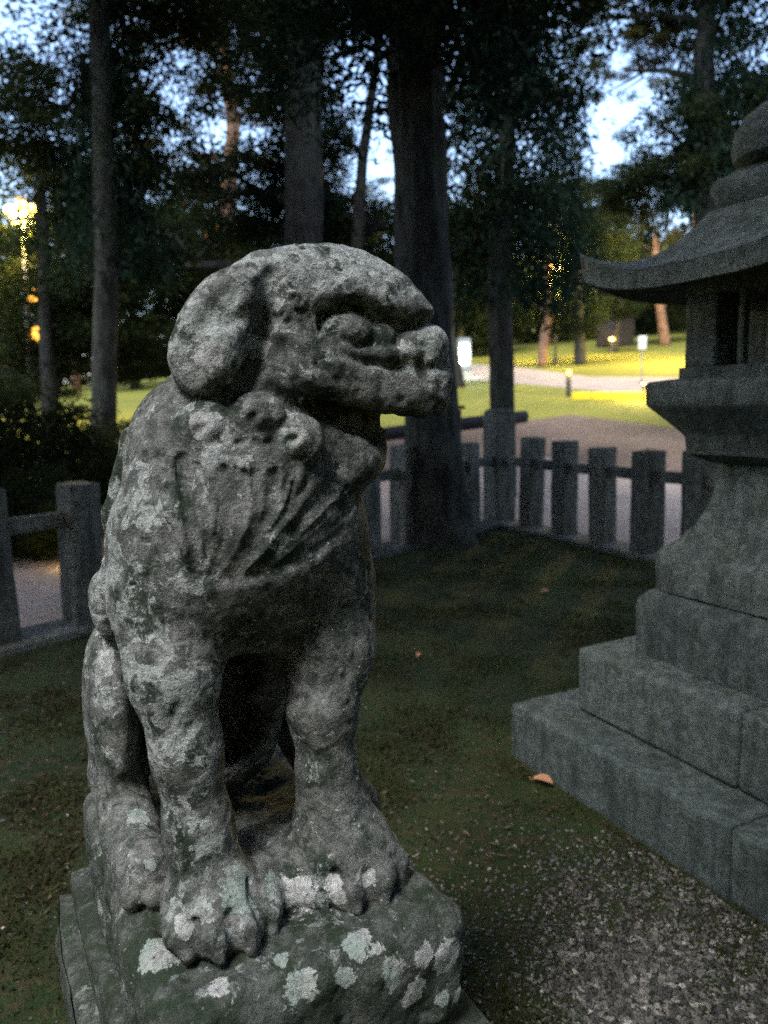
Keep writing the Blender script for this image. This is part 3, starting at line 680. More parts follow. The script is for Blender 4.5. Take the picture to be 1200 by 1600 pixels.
HC = (0.12, 0.10, 0.95); HANG = math.radians(18.5)          # head centre, and how far the head is turned
hcx, hsx = math.cos(HANG), math.sin(HANG)
def head_pt(a, b, z):                                          # a along the snout, b to the side that faces the path, z up
    return (HC[0] + a * hcx - b * hsx, HC[1] + a * hsx + b * hcx, HC[2] + z)
def to_head(X, Y, Z):
    x, y = X - HC[0], Y - HC[1]
    return x * hcx + y * hsx, -x * hsx + y * hcx, Z - HC[2]
def head_extrude(F, poly, wfun, r, k, tag, b0=0.0, blo=-0.2, bhi=0.2):
    pa = [p[0] for p in poly]; pz = [p[1] for p in poly]
    cs = np.array([head_pt(a, b, z) for a in (min(pa), max(pa)) for b in (blo, bhi) for z in (min(pz), max(pz))])
    def fn(X, Y, Z):
        A, B, Zz = to_head(X, Y, Z)
        A = np.broadcast_to(A, np.broadcast_shapes(A.shape, Zz.shape)); 
        Zb = np.broadcast_to(Zz, A.shape)
        d2 = poly_sdf(A, Zb, poly)
        dx = d2 + r; dy = np.abs(B - b0) - wfun(A, Zb) + r
        return np.minimum(np.maximum(dx, dy), 0) + np.hypot(np.maximum(dx, 0), np.maximum(dy, 0)) - r
    F.add(fn, cs.min(0), cs.max(0), k, tag)

def head_cut(F, poly, b_in, k):
    pa = [p[0] for p in poly]; pz = [p[1] for p in poly]
    cs = np.array([head_pt(a, b, z) for a in (min(pa), max(pa)) for b in (-0.18, 0.18) for z in (min(pz), max(pz))])
    def fn(X, Y, Z):
        A, B, Zz = to_head(X, Y, Z)
        A = np.broadcast_to(A, np.broadcast_shapes(A.shape, Zz.shape)); Zb = np.broadcast_to(Zz, A.shape)
        return np.maximum(poly_sdf(A, Zb, poly), b_in - np.abs(B))
    F.cut(fn, cs.min(0), cs.max(0), k)

TAGS = ['body', 'plinth', 'head', 'lower_jaw', 'mane', 'tail', 'front_leg', 'front_leg', 'hind_leg', 'hind_leg',
        'ear', 'ear', 'eye', 'eye', 'nose', 'brow', 'brow'] + ['mane_curl'] * 8 + ['toe'] * 12
T_BODY, T_PLINTH, T_HEAD, T_JAW, T_MANE, T_TAIL, T_LEGR, T_LEGL, T_HINDR, T_HINDL, T_EARN, T_EARF, T_EYEN, T_EYEF, T_NOSE, T_BROWN, T_BROWF = range(17)
T_CURL, T_TOE = 17, 25

SKULL = [(-0.099, 0.135), (-0.033, 0.151), (0.055, 0.16), (0.117, 0.147), (0.173, 0.115), (0.208, 0.074), (0.226, 0.051), (0.214, 0.033), (0.188, 0.023), (0.178, 0.006), (0.200, 0.014), (0.232, 0.004), (0.247, -0.017), (0.253, -0.062), (0.246, -0.114), (0.224, -0.129), (0.186, -0.126), (0.139, -0.124), (0.07, -0.109), (-0.009, -0.082), (-0.055, -0.113), (-0.113, -0.178), (-0.19, -0.175), (-0.225, -0.119), (-0.2, -0.001), (-0.17, 0.073)]
JAW = [(-0.03, -0.09), (0.018, -0.122), (0.061, -0.148), (0.094, -0.17), (0.104, -0.198), (0.092, -0.231), (0.064, -0.253), (0.014, -0.251), (-0.04, -0.221), (-0.07, -0.155)]
JAWCORE = [(0.06, -0.17), (0.137, -0.15), (0.14, -0.186), (0.123, -0.235), (0.083, -0.264), (0.019, -0.252)]
EAR = [(-0.069, 0.099), (-0.078, 0.058), (-0.098, -0.03), (-0.139, -0.088), (-0.179, -0.101), (-0.216, -0.068), (-0.225, -0.019), (-0.195, 0.049), (-0.154, 0.097), (-0.109, 0.111)]

def carve_statue(h):
    F = Field((-0.37, -0.49, -0.22), (0.47, 0.47, 1.16), h)
    # --- trunk, seen from the front with the back leaning away
    F.chain([(0.0, -0.20, 0.17, 0.15), (0.0, -0.09, 0.40, 0.15), (0.0, 0.04, 0.575, 0.18), (0.02, 0.09, 0.72, 0.15)], 0.06, T_BODY)
    F.ell((-0.005, 0.10, 0.635), (0.220, 0.165, 0.18), 0.05, T_BODY)          # chest
    F.ell((-0.118, 0.06, 0.56), (0.10, 0.15, 0.17), 0.05, T_BODY)             # shoulders
    F.ell((0.13, 0.06, 0.52), (0.105, 0.15, 0.17), 0.05, T_BODY)
    F.crease([(-0.215, -0.06, 0.80), (-0.225, -0.08, 0.60), (-0.235, -0.12, 0.42)], 0.03, -0.006)   # spine fur
    # --- haunches and hind feet
    for sgn, tg in ((-1, T_HINDR), (1, T_HINDL)):
        F.ell((sgn * 0.205, -0.20, 0.23), (0.05, 0.13, 0.19), 0.02, tg)
        F.chain([(sgn * 0.20, -0.20, 0.10, 0.055), (sgn * 0.205, -0.04, 0.05, 0.05), (sgn * 0.205, 0.075, 0.04, 0.045)], 0.03, tg)
        F.ell((sgn * 0.205, 0.06, 0.05), (0.05, 0.065, 0.05), 0.02, tg)
    # --- tail standing up behind
    F.chain([(0.0, -0.36, 0.10, 0.07), (-0.02, -0.40, 0.30, 0.085), (-0.01, -0.36, 0.50, 0.07), (0.0, -0.30, 0.66, 0.03)], 0.03, T_TAIL)
    # --- front legs
    F.chain([(-0.148, 0.11, 0.52, 0.090), (-0.153, 0.16, 0.42, 0.068), (-0.145, 0.18, 0.30, 0.053), (-0.135, 0.19, 0.165, 0.050), (-0.128, 0.20, 0.08, 0.062)], 0.035, T_LEGR)
    F.chain([(0.14, 0.10, 0.50, 0.095), (0.125, 0.15, 0.41, 0.078), (0.096, 0.18, 0.31, 0.056), (0.096, 0.19, 0.20, 0.048), (0.105, 0.20, 0.09, 0.085)], 0.035, T_LEGL)
    F.crease([(-0.205, 0.19, 0.47), (-0.19, 0.225, 0.33), (-0.185, 0.23, 0.2), (-0.18, 0.24, 0.1)], 0.012, -0.007)  # fur ridge down the outer side of the leg
    F.crease([(-0.10, 0.245, 0.42), (-0.105, 0.25, 0.30), (-0.10, 0.25, 0.18)], 0.016, -0.004)
    # paws
    F.ell((-0.125, 0.22, 0.04), (0.080, 0.09, 0.070), 0.03, T_LEGR)
    F.ell((0.118, 0.215, 0.04), (0.10, 0.10, 0.070), 0.035, T_LEGL)
    for i, (l, f, z, r) in enumerate([(-0.186, 0.285, 0.036, 0.030), (-0.146, 0.318, 0.040, 0.034), (-0.098, 0.322, 0.040, 0.034), (-0.056, 0.295, 0.036, 0.030),
                                     (0.04, 0.285, 0.036, 0.032), (0.085, 0.318, 0.040, 0.036), (0.138, 0.318, 0.040, 0.036), (0.186, 0.288, 0.036, 0.032)]):
        f -= 0.03
        F.cone((l * 0.96, f - 0.06, z + 0.018), (l, f, z - 0.002), r * 0.9, r, 0.005, T_TOE + i)
        F.crease([(l - 0.012, f + 0.02, z + r * 0.7), (l + 0.012, f + 0.02, z + r * 0.7)], 0.008, 0.004)
        F.cone((l, f + 0.02, z - 0.012), (l, f + 0.028, z - 0.022), 0.013, 0.011, 0.006, T_TOE + i)
    for l0, l1 in ((-0.168, -0.155), (-0.122, -0.118), (-0.076, -0.082), (0.062, 0.070), (0.112, 0.112), (0.163, 0.152)):   # clefts between the toes
        f0 = 0.325 if abs(l0) < 0.14 or l0 > 0 and l0 < 0.13 else 0.30
        F.crease([(l0, f0 - 0.005, 0.02), (l0, f0 - 0.02, 0.06), (l1, f0 - 0.08, 0.082)], 0.009, 0.014)
    F.ell((-0.01, 0.14, 0.015), (0.10, 0.10, 0.075), 0.04, T_BODY)             # rough stone left between the paws
    F.cone((-0.02, 0.10, 0.22), (-0.01, -0.12, 0.20), 0.075, 0.085, 0.03, cut=True)   # hollow behind the forelegs
    F.cone((-0.03, 0.14, 0.375), (-0.01, -0.04, 0.34), 0.05, 0.06, 0.03, cut=True)
    for i, (l, f) in enumerate([(-0.235, 0.11), (-0.20, 0.125), (-0.168, 0.11), (0.235, 0.11), (0.20, 0.125)][:3]):
        F.cone((l, f - 0.03, 0.035), (l, f, 0.026), 0.022, 0.022, 0.006, T_HINDR)
    # --- neck mass carrying the mane
    F.ell((0.0, 0.08, 0.77), (0.185, 0.155, 0.15), 0.04, T_MANE)
    F.ell((-0.05, 0.02, 0.75), (0.118, 0.14, 0.15), 0.04, T_MANE)
    F.ell((0.02, 0.105, 0.665), (0.17, 0.12, 0.085), 0.03, T_MANE)
    # fur standing along the back, and the tuft of the tail beside it
    F.chain([(-0.11, -0.02, 0.83, 0.035), (-0.145, -0.06, 0.72, 0.034), (-0.172, -0.09, 0.60, 0.03), (-0.195, -0.12, 0.50, 0.034), (-0.20, -0.13, 0.43, 0.02)], 0.012, T_MANE)
    F.chain([(-0.165, -0.02, 0.80, 0.012), (-0.198, -0.04, 0.66, 0.016), (-0.212, -0.03, 0.52, 0.010)], 0.015, T_MANE)
    F.ell((-0.205, -0.15, 0.48), (0.03, 0.05, 0.06), 0.03, T_TAIL)
    # --- head
    wf = lambda A, Z: 0.125 - 0.028 * np.clip((A - 0.0) / 0.12, 0, 1) + 0.012 * np.clip((0.02 - A) / 0.1, 0, 1)
    head_extrude(F, chaikin(SKULL), wf, 0.06, 0.03, T_HEAD)
    head_extrude(F, JAWCORE, lambda A, Z: 0.055 + 0 * A, 0.03, 0.02, T_JAW)
    head_extrude(F, chaikin(JAW), lambda A, Z: 0.094 + 0 * A, 0.028, 0.02, T_JAW)
    # mouth opening, deep and dark
    head_cut(F, [(-0.04, -0.078), (0.0, -0.086), (0.06, -0.112), (0.15, -0.128), (0.16, -0.165), (0.105, -0.176), (0.06, -0.160), (0.01, -0.128), (-0.03, -0.098)], 0.028, 0.006)
    head_cut(F, [(0.012, 0.044), (0.06, 0.060), (0.12, 0.048), (0.185, 0.034), (0.185, 0.006), (0.12, -0.014), (0.05, -0.010), (0.012, 0.012)], 0.094, 0.008)
    head_extrude(F, [(0.0, -0.07), (0.126, -0.10), (0.132, -0.19), (0.0, -0.20)], lambda A, Z: 0.034 + 0 * A, 0.012, 0.01, T_JAW)   # teeth and tongue fill the mouth
    for sg, tb, te, tear in ((1, T_BROWN, T_EYEN, T_EARN), (-1, T_BROWF, T_EYEF, T_EARF)):
        hp = lambda a, b, z: head_pt(a, sg * b, z)
        # hollow under the brow, eye ball, brow ridge
        F.cone(hp(0.13, 0.10, 0.014), hp(0.20, 0.07, 0.024), 0.024, 0.020, 0.008, cut=True)
        F.ell(hp(0.062, 0.088, 0.012), (0.050, 0.038, 0.036), 0.004, te, HANG)
        F.ell(hp(0.120, 0.078, 0.004), (0.030, 0.030, 0.026), 0.006, te, HANG)
        F.crease([hp(0.064 + 0.024 * math.cos(q * 0.5236), 0.120, 0.012 + 0.017 * math.sin(q * 0.5236)) for q in range(13)], 0.005, 0.006)   # rim of the pupil
        F.crease([hp(0.016, 0.116, 0.006), hp(0.05, 0.118, -0.014), hp(0.10, 0.106, -0.016), hp(0.14, 0.10, -0.012)], 0.006, 0.008)
        F.crease([hp(0.02, 0.122, -0.022), hp(0.06, 0.116, -0.040), hp(0.11, 0.108, -0.046), hp(0.16, 0.10, -0.044)], 0.007, 0.006)   # fold of the muzzle
        F.crease([hp(0.182, 0.09, 0.012), hp(0.190, 0.092, -0.02), hp(0.186, 0.095, -0.05), hp(0.200, 0.09, -0.075)], 0.007, 0.009)   # wing of the nose
        F.chain([hp(-0.02, 0.105, 0.052) + (0.014,), hp(0.025, 0.108, 0.072) + (0.018,), hp(0.07, 0.104, 0.080) + (0.020,), hp(0.125, 0.092, 0.064) + (0.018,), hp(0.175, 0.07, 0.049) + (0.018,), hp(0.202, 0.03, 0.047) + (0.014,)], 0.014, tb)
        # bony bumps over the brow
        for a, z, r in ((-0.035, 0.080, 0.017), (-0.008, 0.094, 0.014), (0.02, 0.100, 0.016), (0.05, 0.106, 0.013), (0.08, 0.101, 0.015), (0.11, 0.092, 0.012), (0.135, 0.083, 0.012)):
            F.ell(hp(a, 0.104 - 0.1 * max(0, a - 0.05), z), (r * 1.15, r * 0.8, r), 0.010, tb, HANG)
        # lids, cheek ridges and lips
        F.chain([hp(0.0, 0.108, 0.004) + (0.012,), hp(0.06, 0.104, -0.019) + (0.015,), hp(0.123, 0.094, -0.026) + (0.015,), hp(0.175, 0.085, -0.022) + (0.013,)], 0.012, T_HEAD)
        F.chain([hp(-0.07, 0.126, 0.014) + (0.015,), hp(-0.019, 0.122, -0.010) + (0.017,), hp(0.038, 0.114, -0.043) + (0.017,), hp(0.101, 0.102, -0.062) + (0.016,), hp(0.17, 0.086, -0.068) + (0.016,)], 0.008, T_HEAD)
        F.chain([hp(-0.025, 0.102, -0.066) + (0.010,), hp(0.016, 0.102, -0.080) + (0.012,), hp(0.058, 0.100, -0.096) + (0.014,), hp(0.123, 0.092, -0.108) + (0.015,), hp(0.19, 0.075, -0.114) + (0.018,), hp(0.226, 0.045, -0.105) + (0.018,)], 0.008, T_HEAD)
        F.crease([hp(-0.02, 0.115, -0.050), hp(0.04, 0.108, -0.073), hp(0.10, 0.10, -0.087), hp(0.18, 0.085, -0.092)], 0.006, 0.003)
        F.chain([hp(-0.03, 0.112, -0.045) + (0.020,), hp(0.03, 0.106, -0.068) + (0.022,), hp(0.10, 0.095, -0.086) + (0.022,), hp(0.17, 0.082, -0.092) + (0.022,), hp(0.215, 0.058, -0.09) + (0.022,)], 0.014, T_HEAD)
        F.crease([hp(-0.05, 0.125, -0.02), hp(0.01, 0.117, -0.035), hp(0.06, 0.11, -0.047)], 0.007, 0.004)
        # nose wings
        F.ell(hp(0.172, 0.066, -0.012), (0.032, 0.034, 0.028), 0.008, T_NOSE, HANG)
        F.ell(hp(0.208, 0.056, -0.008), (0.036, 0.038, 0.036), 0.006, T_NOSE, HANG)
        F.ell(hp(0.220, 0.048, -0.060), (0.032, 0.036, 0.032), 0.008, T_NOSE, HANG)
        F.crease([hp(0.195, 0.085, -0.048), hp(0.23, 0.07, -0.044)], 0.014, 0.012)
        # cheek boss, jaw hinge
        F.ell(hp(-0.082, 0.125, -0.014), (0.027, 0.022, 0.026), 0.008, T_HEAD, HANG)
        F.ell(hp(-0.03, 0.112, -0.06), (0.05, 0.03, 0.035), 0.025, T_HEAD, HANG)
        # lower lip
        F.chain([hp(-0.03, 0.088, -0.118) + (0.012,), hp(0.03, 0.090, -0.156) + (0.014,), hp(0.075, 0.082, -0.182) + (0.016,), hp(0.100, 0.058, -0.202) + (0.020,), hp(0.114, 0.0, -0.205) + (0.024,)], 0.014, T_JAW)
        F.ell(hp(0.065, 0.072, -0.205), (0.045, 0.03, 0.04), 0.02, T_JAW, HANG)
        # ear: a thick hanging flap with a hollow
        head_extrude(F, chaikin(EAR, 2), lambda A, Z: 0.042 + 0 * A, 0.034, 0.010, tear, b0=sg * 0.125, blo=-0.2, bhi=0.2)
        F.ell(hp(-0.145, 0.168, -0.02), (0.03, 0.018, 0.055), 0.02, tear, HANG)
        F.crease([hp(-0.115, 0.175, 0.075), hp(-0.15, 0.175, 0.03), hp(-0.185, 0.172, -0.01)], 0.018, 0.012)
        F.crease([hp(-0.058, 0.125, 0.095), hp(-0.064, 0.13, 0.05), hp(-0.088, 0.135, -0.04), hp(-0.13, 0.135, -0.098), hp(-0.18, 0.135, -0.115)], 0.013, 0.022)
        F.crease([hp(-0.19, 0.17, 0.03), hp(-0.15, 0.172, 0.012), hp(-0.10, 0.168, 0.03)], 0.010, 0.012)
        # curls of the mane along the jaw
        base = T_CURL if sg > 0 else T_CURL + 4
        for i, (a, b, z, r) in enumerate(((-0.168, 0.140, -0.141, 0.046), (-0.088, 0.148, -0.124, 0.040), (-0.032, 0.142, -0.162, 0.044), (-0.122, 0.138, -0.155, 0.032))):
            c = hp(a, b, z)
            F.crease([(c[0] + r * 1.12 * math.cos(q) * hcx, c[1] + r * 1.12 * math.cos(q) * hsx, c[2] + r * 1.12 * math.sin(q)) for q in [k * 0.5236 for k in range(13)]], 0.012, 0.006)
            F.ell(c, (r * 1.15, r * 0.8, r), 0.010, base + i, HANG)
            def spiral(X, Y, Z, c=c, r=r):
                A, B, Zz = to_head(X, Y, Z)
                ca, cb, cz = to_head(c[0], c[1], c[2])
                u, v = A - ca, Zz - cz
                rho = np.sqrt(u * u + v * v + (B - cb) ** 2 * 0.2); th = np.arctan2(v + 0 * u, u + 0 * v)
                fade = np.clip(1.25 - rho / r, 0, 1) * np.clip(rho / (0.4 * r), 0.1, 1) * (np.sign(sg * (B - cb)) > 0)
                return (0.0046 * np.sin(2 * math.pi * rho / (r * 0.55) - th) * fade).astype(np.float32)
            F.shift(spiral, [q - r * 1.4 for q in c], [q + r * 1.4 for q in c])
        for a, z, r in ((-0.018, 0.055, 0.026), (-0.052, 0.045, 0.020)):        # brow spirals
            c = hp(a, 0.118, z)
            F.ell(c, (r, r * 0.6, r), 0.008, tb, HANG)
            def ring(X, Y, Z, c=c, r=r):
                A, B, Zz = to_head(X, Y, Z); ca, cb, cz = to_head(*c)
                u, v = A - ca, Zz - cz
                rho = np.sqrt(u * u + v * v); th = np.arctan2(v + 0 * u, u + 0 * v)
                return (0.004 * np.sin(2 * math.pi * rho / (r * 0.6) - th) * np.clip(1.3 - rho / r, 0, 1) + 0 * B).astype(np.float32)
            F.shift(ring, [q - r * 1.4 for q in c], [q + r * 1.4 for q in c])
    F.crease([head_pt(0.26, 0, 0.0), head_pt(0.272, 0, -0.06), head_pt(0.262, 0, -0.12)], 0.008, 0.007)
    return F
MANE_STRANDS = [
    ([(-0.156, 0.173, 0.777), (-0.157, 0.19, 0.722), (-0.156, 0.22, 0.667), (-0.141, 0.231, 0.613)], 0.012, -0.005),
    ([(-0.107, 0.215, 0.763), (-0.098, 0.232, 0.717), (-0.103, 0.244, 0.665), (-0.116, 0.239, 0.607)], 0.012, -0.005),
    ([(-0.044, 0.245, 0.753), (-0.043, 0.255, 0.7), (-0.064, 0.257, 0.648), (-0.097, 0.244, 0.597)], 0.012, -0.005),
    ([(0.042, 0.251, 0.736), (0.014, 0.262, 0.691), (-0.025, 0.262, 0.643), (-0.068, 0.256, 0.594)], 0.012, -0.005),
    ([(0.143, 0.215, 0.712), (0.087, 0.251, 0.679), (0.032, 0.262, 0.643), (-0.026, 0.261, 0.603)], 0.012, -0.005),
    ([(-0.175, 0.139, 0.769), (-0.179, 0.166, 0.722), (-0.179, 0.196, 0.67), (-0.16, 0.22, 0.617)], 0.0065, 0.013),
    ([(-0.128, 0.196, 0.768), (-0.127, 0.214, 0.717), (-0.129, 0.233, 0.667), (-0.127, 0.239, 0.604)], 0.0065, 0.013),
    ([(-0.074, 0.231, 0.75), (-0.066, 0.25, 0.702), (-0.085, 0.257, 0.648), (-0.106, 0.245, 0.593)], 0.0065, 0.013),
    ([(0.002, 0.25, 0.742), (-0.013, 0.261, 0.686), (-0.044, 0.263, 0.638), (-0.081, 0.25, 0.59)], 0.0065, 0.013),
    ([(0.106, 0.233, 0.715), (0.056, 0.257, 0.682), (0.005, 0.268, 0.638), (-0.044, 0.256, 0.589)], 0.0065, 0.013),
    ([(-0.173, 0.141, 0.767), (-0.176, 0.165, 0.72), (-0.177, 0.196, 0.669), (-0.159, 0.219, 0.62)], 0.0048, 0.007),
    ([(-0.168, 0.161, 0.766), (-0.169, 0.177, 0.718), (-0.166, 0.207, 0.667), (-0.151, 0.22, 0.615)], 0.0048, 0.009),
    ([(-0.158, 0.167, 0.771), (-0.163, 0.187, 0.718), (-0.159, 0.214, 0.661), (-0.146, 0.226, 0.61)], 0.0048, 0.007),
    ([(-0.151, 0.174, 0.772), (-0.154, 0.195, 0.715), (-0.154, 0.219, 0.659), (-0.14, 0.232, 0.61)], 0.0048, 0.006),
    ([(-0.144, 0.188, 0.767), (-0.143, 0.208, 0.716), (-0.141, 0.226, 0.666), (-0.134, 0.233, 0.604)], 0.0048, -0.003),
    ([(-0.133, 0.189, 0.765), (-0.133, 0.208, 0.719), (-0.134, 0.232, 0.663), (-0.129, 0.237, 0.609)], 0.0048, 0.009),
    ([(-0.129, 0.196, 0.768), (-0.128, 0.214, 0.718), (-0.125, 0.234, 0.665), (-0.126, 0.238, 0.608)], 0.0048, 0.009),
    ([(-0.121, 0.207, 0.764), (-0.117, 0.221, 0.716), (-0.119, 0.238, 0.661), (-0.123, 0.237, 0.607)], 0.0048, -0.003),
    ([(-0.111, 0.214, 0.76), (-0.107, 0.232, 0.711), (-0.109, 0.244, 0.658), (-0.117, 0.237, 0.603)], 0.0048, 0.009),
    ([(-0.104, 0.214, 0.757), (-0.097, 0.233, 0.71), (-0.102, 0.244, 0.655), (-0.115, 0.245, 0.601)], 0.0048, 0.007),
    ([(-0.097, 0.226, 0.757), (-0.085, 0.241, 0.704), (-0.095, 0.25, 0.656), (-0.114, 0.244, 0.597)], 0.0048, 0.006),
    ([(-0.084, 0.232, 0.751), (-0.075, 0.245, 0.7), (-0.086, 0.25, 0.648), (-0.108, 0.243, 0.596)], 0.0048, 0.007),
    ([(-0.074, 0.231, 0.749), (-0.066, 0.25, 0.697), (-0.084, 0.256, 0.65), (-0.107, 0.244, 0.593)], 0.0048, 0.006),
    ([(-0.06, 0.238, 0.75), (-0.055, 0.25, 0.696), (-0.076, 0.256, 0.643), (-0.1, 0.244, 0.596)], 0.0048, 0.006),
    ([(-0.047, 0.244, 0.747), (-0.051, 0.256, 0.693), (-0.07, 0.256, 0.641), (-0.098, 0.245, 0.595)], 0.0048, 0.009),
    ([(-0.036, 0.244, 0.746), (-0.039, 0.255, 0.694), (-0.062, 0.257, 0.64), (-0.096, 0.245, 0.593)], 0.0048, 0.006),
    ([(-0.028, 0.249, 0.742), (-0.029, 0.26, 0.689), (-0.056, 0.261, 0.637), (-0.091, 0.244, 0.588)], 0.0048, 0.006),
    ([(-0.009, 0.25, 0.741), (-0.019, 0.261, 0.686), (-0.05, 0.263, 0.64), (-0.084, 0.25, 0.591)], 0.0048, 0.006),
    ([(0.003, 0.25, 0.741), (-0.013, 0.261, 0.686), (-0.043, 0.263, 0.639), (-0.079, 0.25, 0.585)], 0.0048, 0.007),
    ([(0.021, 0.251, 0.735), (-0.004, 0.263, 0.684), (-0.036, 0.262, 0.635), (-0.073, 0.249, 0.587)], 0.0048, 0.007),
    ([(0.033, 0.25, 0.731), (0.012, 0.262, 0.685), (-0.029, 0.262, 0.635), (-0.069, 0.256, 0.591)], 0.0048, 0.009),
    ([(0.05, 0.251, 0.726), (0.019, 0.263, 0.687), (-0.023, 0.268, 0.639), (-0.068, 0.255, 0.587)], 0.0048, 0.006),
    ([(0.07, 0.244, 0.726), (0.032, 0.262, 0.681), (-0.013, 0.269, 0.642), (-0.059, 0.255, 0.589)], 0.0048, -0.003),
    ([(0.091, 0.239, 0.72), (0.046, 0.261, 0.682), (-0.005, 0.268, 0.64), (-0.053, 0.257, 0.592)], 0.0048, 0.007),
    ([(0.106, 0.233, 0.716), (0.057, 0.256, 0.677), (0.004, 0.267, 0.636), (-0.046, 0.255, 0.589)], 0.0048, -0.003),
    ([(0.121, 0.226, 0.713), (0.066, 0.256, 0.676), (0.013, 0.269, 0.638), (-0.04, 0.262, 0.597)], 0.0048, 0.009),
    ([(0.137, 0.219, 0.707), (0.081, 0.25, 0.671), (0.023, 0.268, 0.637), (-0.029, 0.262, 0.594)], 0.0048, 0.007),
    ([(0.149, 0.208, 0.699), (0.088, 0.251, 0.669), (0.035, 0.262, 0.637), (-0.025, 0.262, 0.6)], 0.0048, 0.007),
    ([(0.167, 0.195, 0.691), (0.106, 0.244, 0.665), (0.047, 0.262, 0.632), (-0.01, 0.263, 0.593)], 0.0048, 0.007),
    ([(0.177, 0.183, 0.685), (0.118, 0.237, 0.658), (0.058, 0.263, 0.628), (0.002, 0.263, 0.594)], 0.0048, 0.009),
    ([(-0.182, 0.202, 0.621), (-0.158, 0.221, 0.604), (-0.133, 0.233, 0.597), (-0.107, 0.243, 0.59), (-0.069, 0.249, 0.583), (-0.021, 0.261, 0.592), (0.043, 0.263, 0.607), (0.124, 0.239, 0.641)], 0.01, 0.008),
]
# lichen rosettes on the stone: x, y, z, radius
LICHEN = [
    (-0.187, 0.265, 0.063, 0.0146), (-0.186, 0.277, 0.052, 0.0145), (-0.218, 0.235, -0.001, 0.0352), (-0.096, 0.263, 0.098, 0.033), (-0.096, 0.282, 0.082, 0.0299),
    (0.062, 0.37, -0.002, 0.0247), (0.112, 0.299, 0.057, 0.0219), (0.055, 0.292, 0.056, 0.0172), (0.057, 0.302, 0.04, 0.0157), (0.01, 0.262, 0.035, 0.0346),
    (-0.026, 0.254, 0.053, 0.0286), (0.102, 0.401, -0.049, 0.0274), (0.142, 0.401, -0.098, 0.0252), (0.211, 0.4, -0.065, 0.0315), (0.239, 0.4, -0.148, 0.0175),
    (0.003, 0.196, 0.936, 0.0221), (-0.094, 0.213, 0.817, 0.0256), (0.034, 0.256, 0.789, 0.0284), (0.245, 0.25, 0.926, 0.0211), (0.283, 0.25, 0.934, 0.0261),
    (-0.108, 0.202, 0.89, 0.0276), (-0.087, 0.221, 0.917, 0.0252), (-0.07, 0.232, 0.94, 0.0167), (-0.114, 0.185, 0.871, 0.0172), (-0.197, -0.015, 0.101, 0.0223),
    (-0.049, 0.4, -0.014, 0.0283), (-0.109, 0.4, -0.004, 0.02), (-0.159, 0.346, -0.002, 0.0204), (0.024, 0.401, -0.028, 0.0186), (0.083, 0.395, -0.001, 0.0136),
    (0.162, 0.4, -0.04, 0.0224), (0.197, 0.401, -0.135, 0.0143), (-0.058, 0.345, -0.001, 0.0133), (-0.202, 0.112, 0.077, 0.0132), (-0.186, 0.162, 0.082, 0.0129),
]
CRUST = [(0.16, 0.12, 1.10, 0.16, 1.0), (0.06, 0.12, 1.08, 0.12, 0.9), (-0.08, 0.24, 0.93, 0.09, 0.8), (0.30, 0.22, 0.93, 0.06, 0.8), (-0.18, 0.05, 0.60, 0.16, 0.7), (-0.17, 0.20, 0.40, 0.12, 0.7), (-0.15, 0.22, 0.20, 0.10, 0.5), (-0.20, -0.1, 0.5, 0.16, 0.8), (-0.05, 0.26, 0.82, 0.09, 0.5), (-0.10, 0.27, 0.06, 0.10, 0.3)]
def surface_nets(F):
    d = F.d; h = F.h; nx, ny, nz = d.shape
    s = d < 0
    cnt = np.zeros((nx - 1, ny - 1, nz - 1), np.int8)
    for i in (0, 1):
        for j in (0, 1):
            for k in (0, 1):
                cnt += s[i:nx - 1 + i, j:ny - 1 + j, k:nz - 1 + k]
    act = (cnt > 0) & (cnt < 8)
    idx = np.full(act.shape, -1, np.int32); ci = np.argwhere(act); idx[act] = np.arange(len(ci))
    acc = np.zeros((len(ci), 3), np.float32); num = np.zeros(len(ci), np.float32)
    x, y, z = ci.T
    corners = [(i, j, k) for i in (0, 1) for j in (0, 1) for k in (0, 1)]
    for a in corners:
        for ax_ in range(3):
            if a[ax_]: continue
            b = list(a); b[ax_] = 1
            da = d[x + a[0], y + a[1], z + a[2]]; db = d[x + b[0], y + b[1], z + b[2]]
            m = (da < 0) != (db < 0)
            t = np.where(m, da / np.where(m, da - db, 1), 0)
            for q in range(3):
                acc[:, q] += np.where(m, a[q] + (t if q == ax_ else 0), 0)
            num += m
    V = F.lo + h * (ci + acc / num[:, None])
    quads = []
    for ax_ in range(3):
        sl0 = [slice(None)] * 3; sl1 = [slice(None)] * 3
        sl0[ax_] = slice(0, -1); sl1[ax_] = slice(1, None)
        a = s[tuple(sl0)]; b = s[tuple(sl1)]
        e = np.argwhere(a != b)
        o1, o2 = [q for q in range(3) if q != ax_]
        ok = (e[:, o1] > 0) & (e[:, o2] > 0) & (e[:, o1] < d.shape[o1] - 1) & (e[:, o2] < d.shape[o2] - 1)
        e = e[ok]; sg = a[tuple(e.T)]
        def at(p, q):
            c = e.copy(); c[:, o1] -= p; c[:, o2] -= q
            return idx[tuple(c.T)]
        q = np.stack([at(1, 1), at(0, 1), at(0, 0), at(1, 0)], 1)
        flip = sg if ax_ != 1 else ~sg
        q[~flip] = q[~flip][:, ::-1]
        quads.append(q)
    return V.astype(np.float32), np.concatenate(quads).astype(np.int32), F.t[x, y, z]

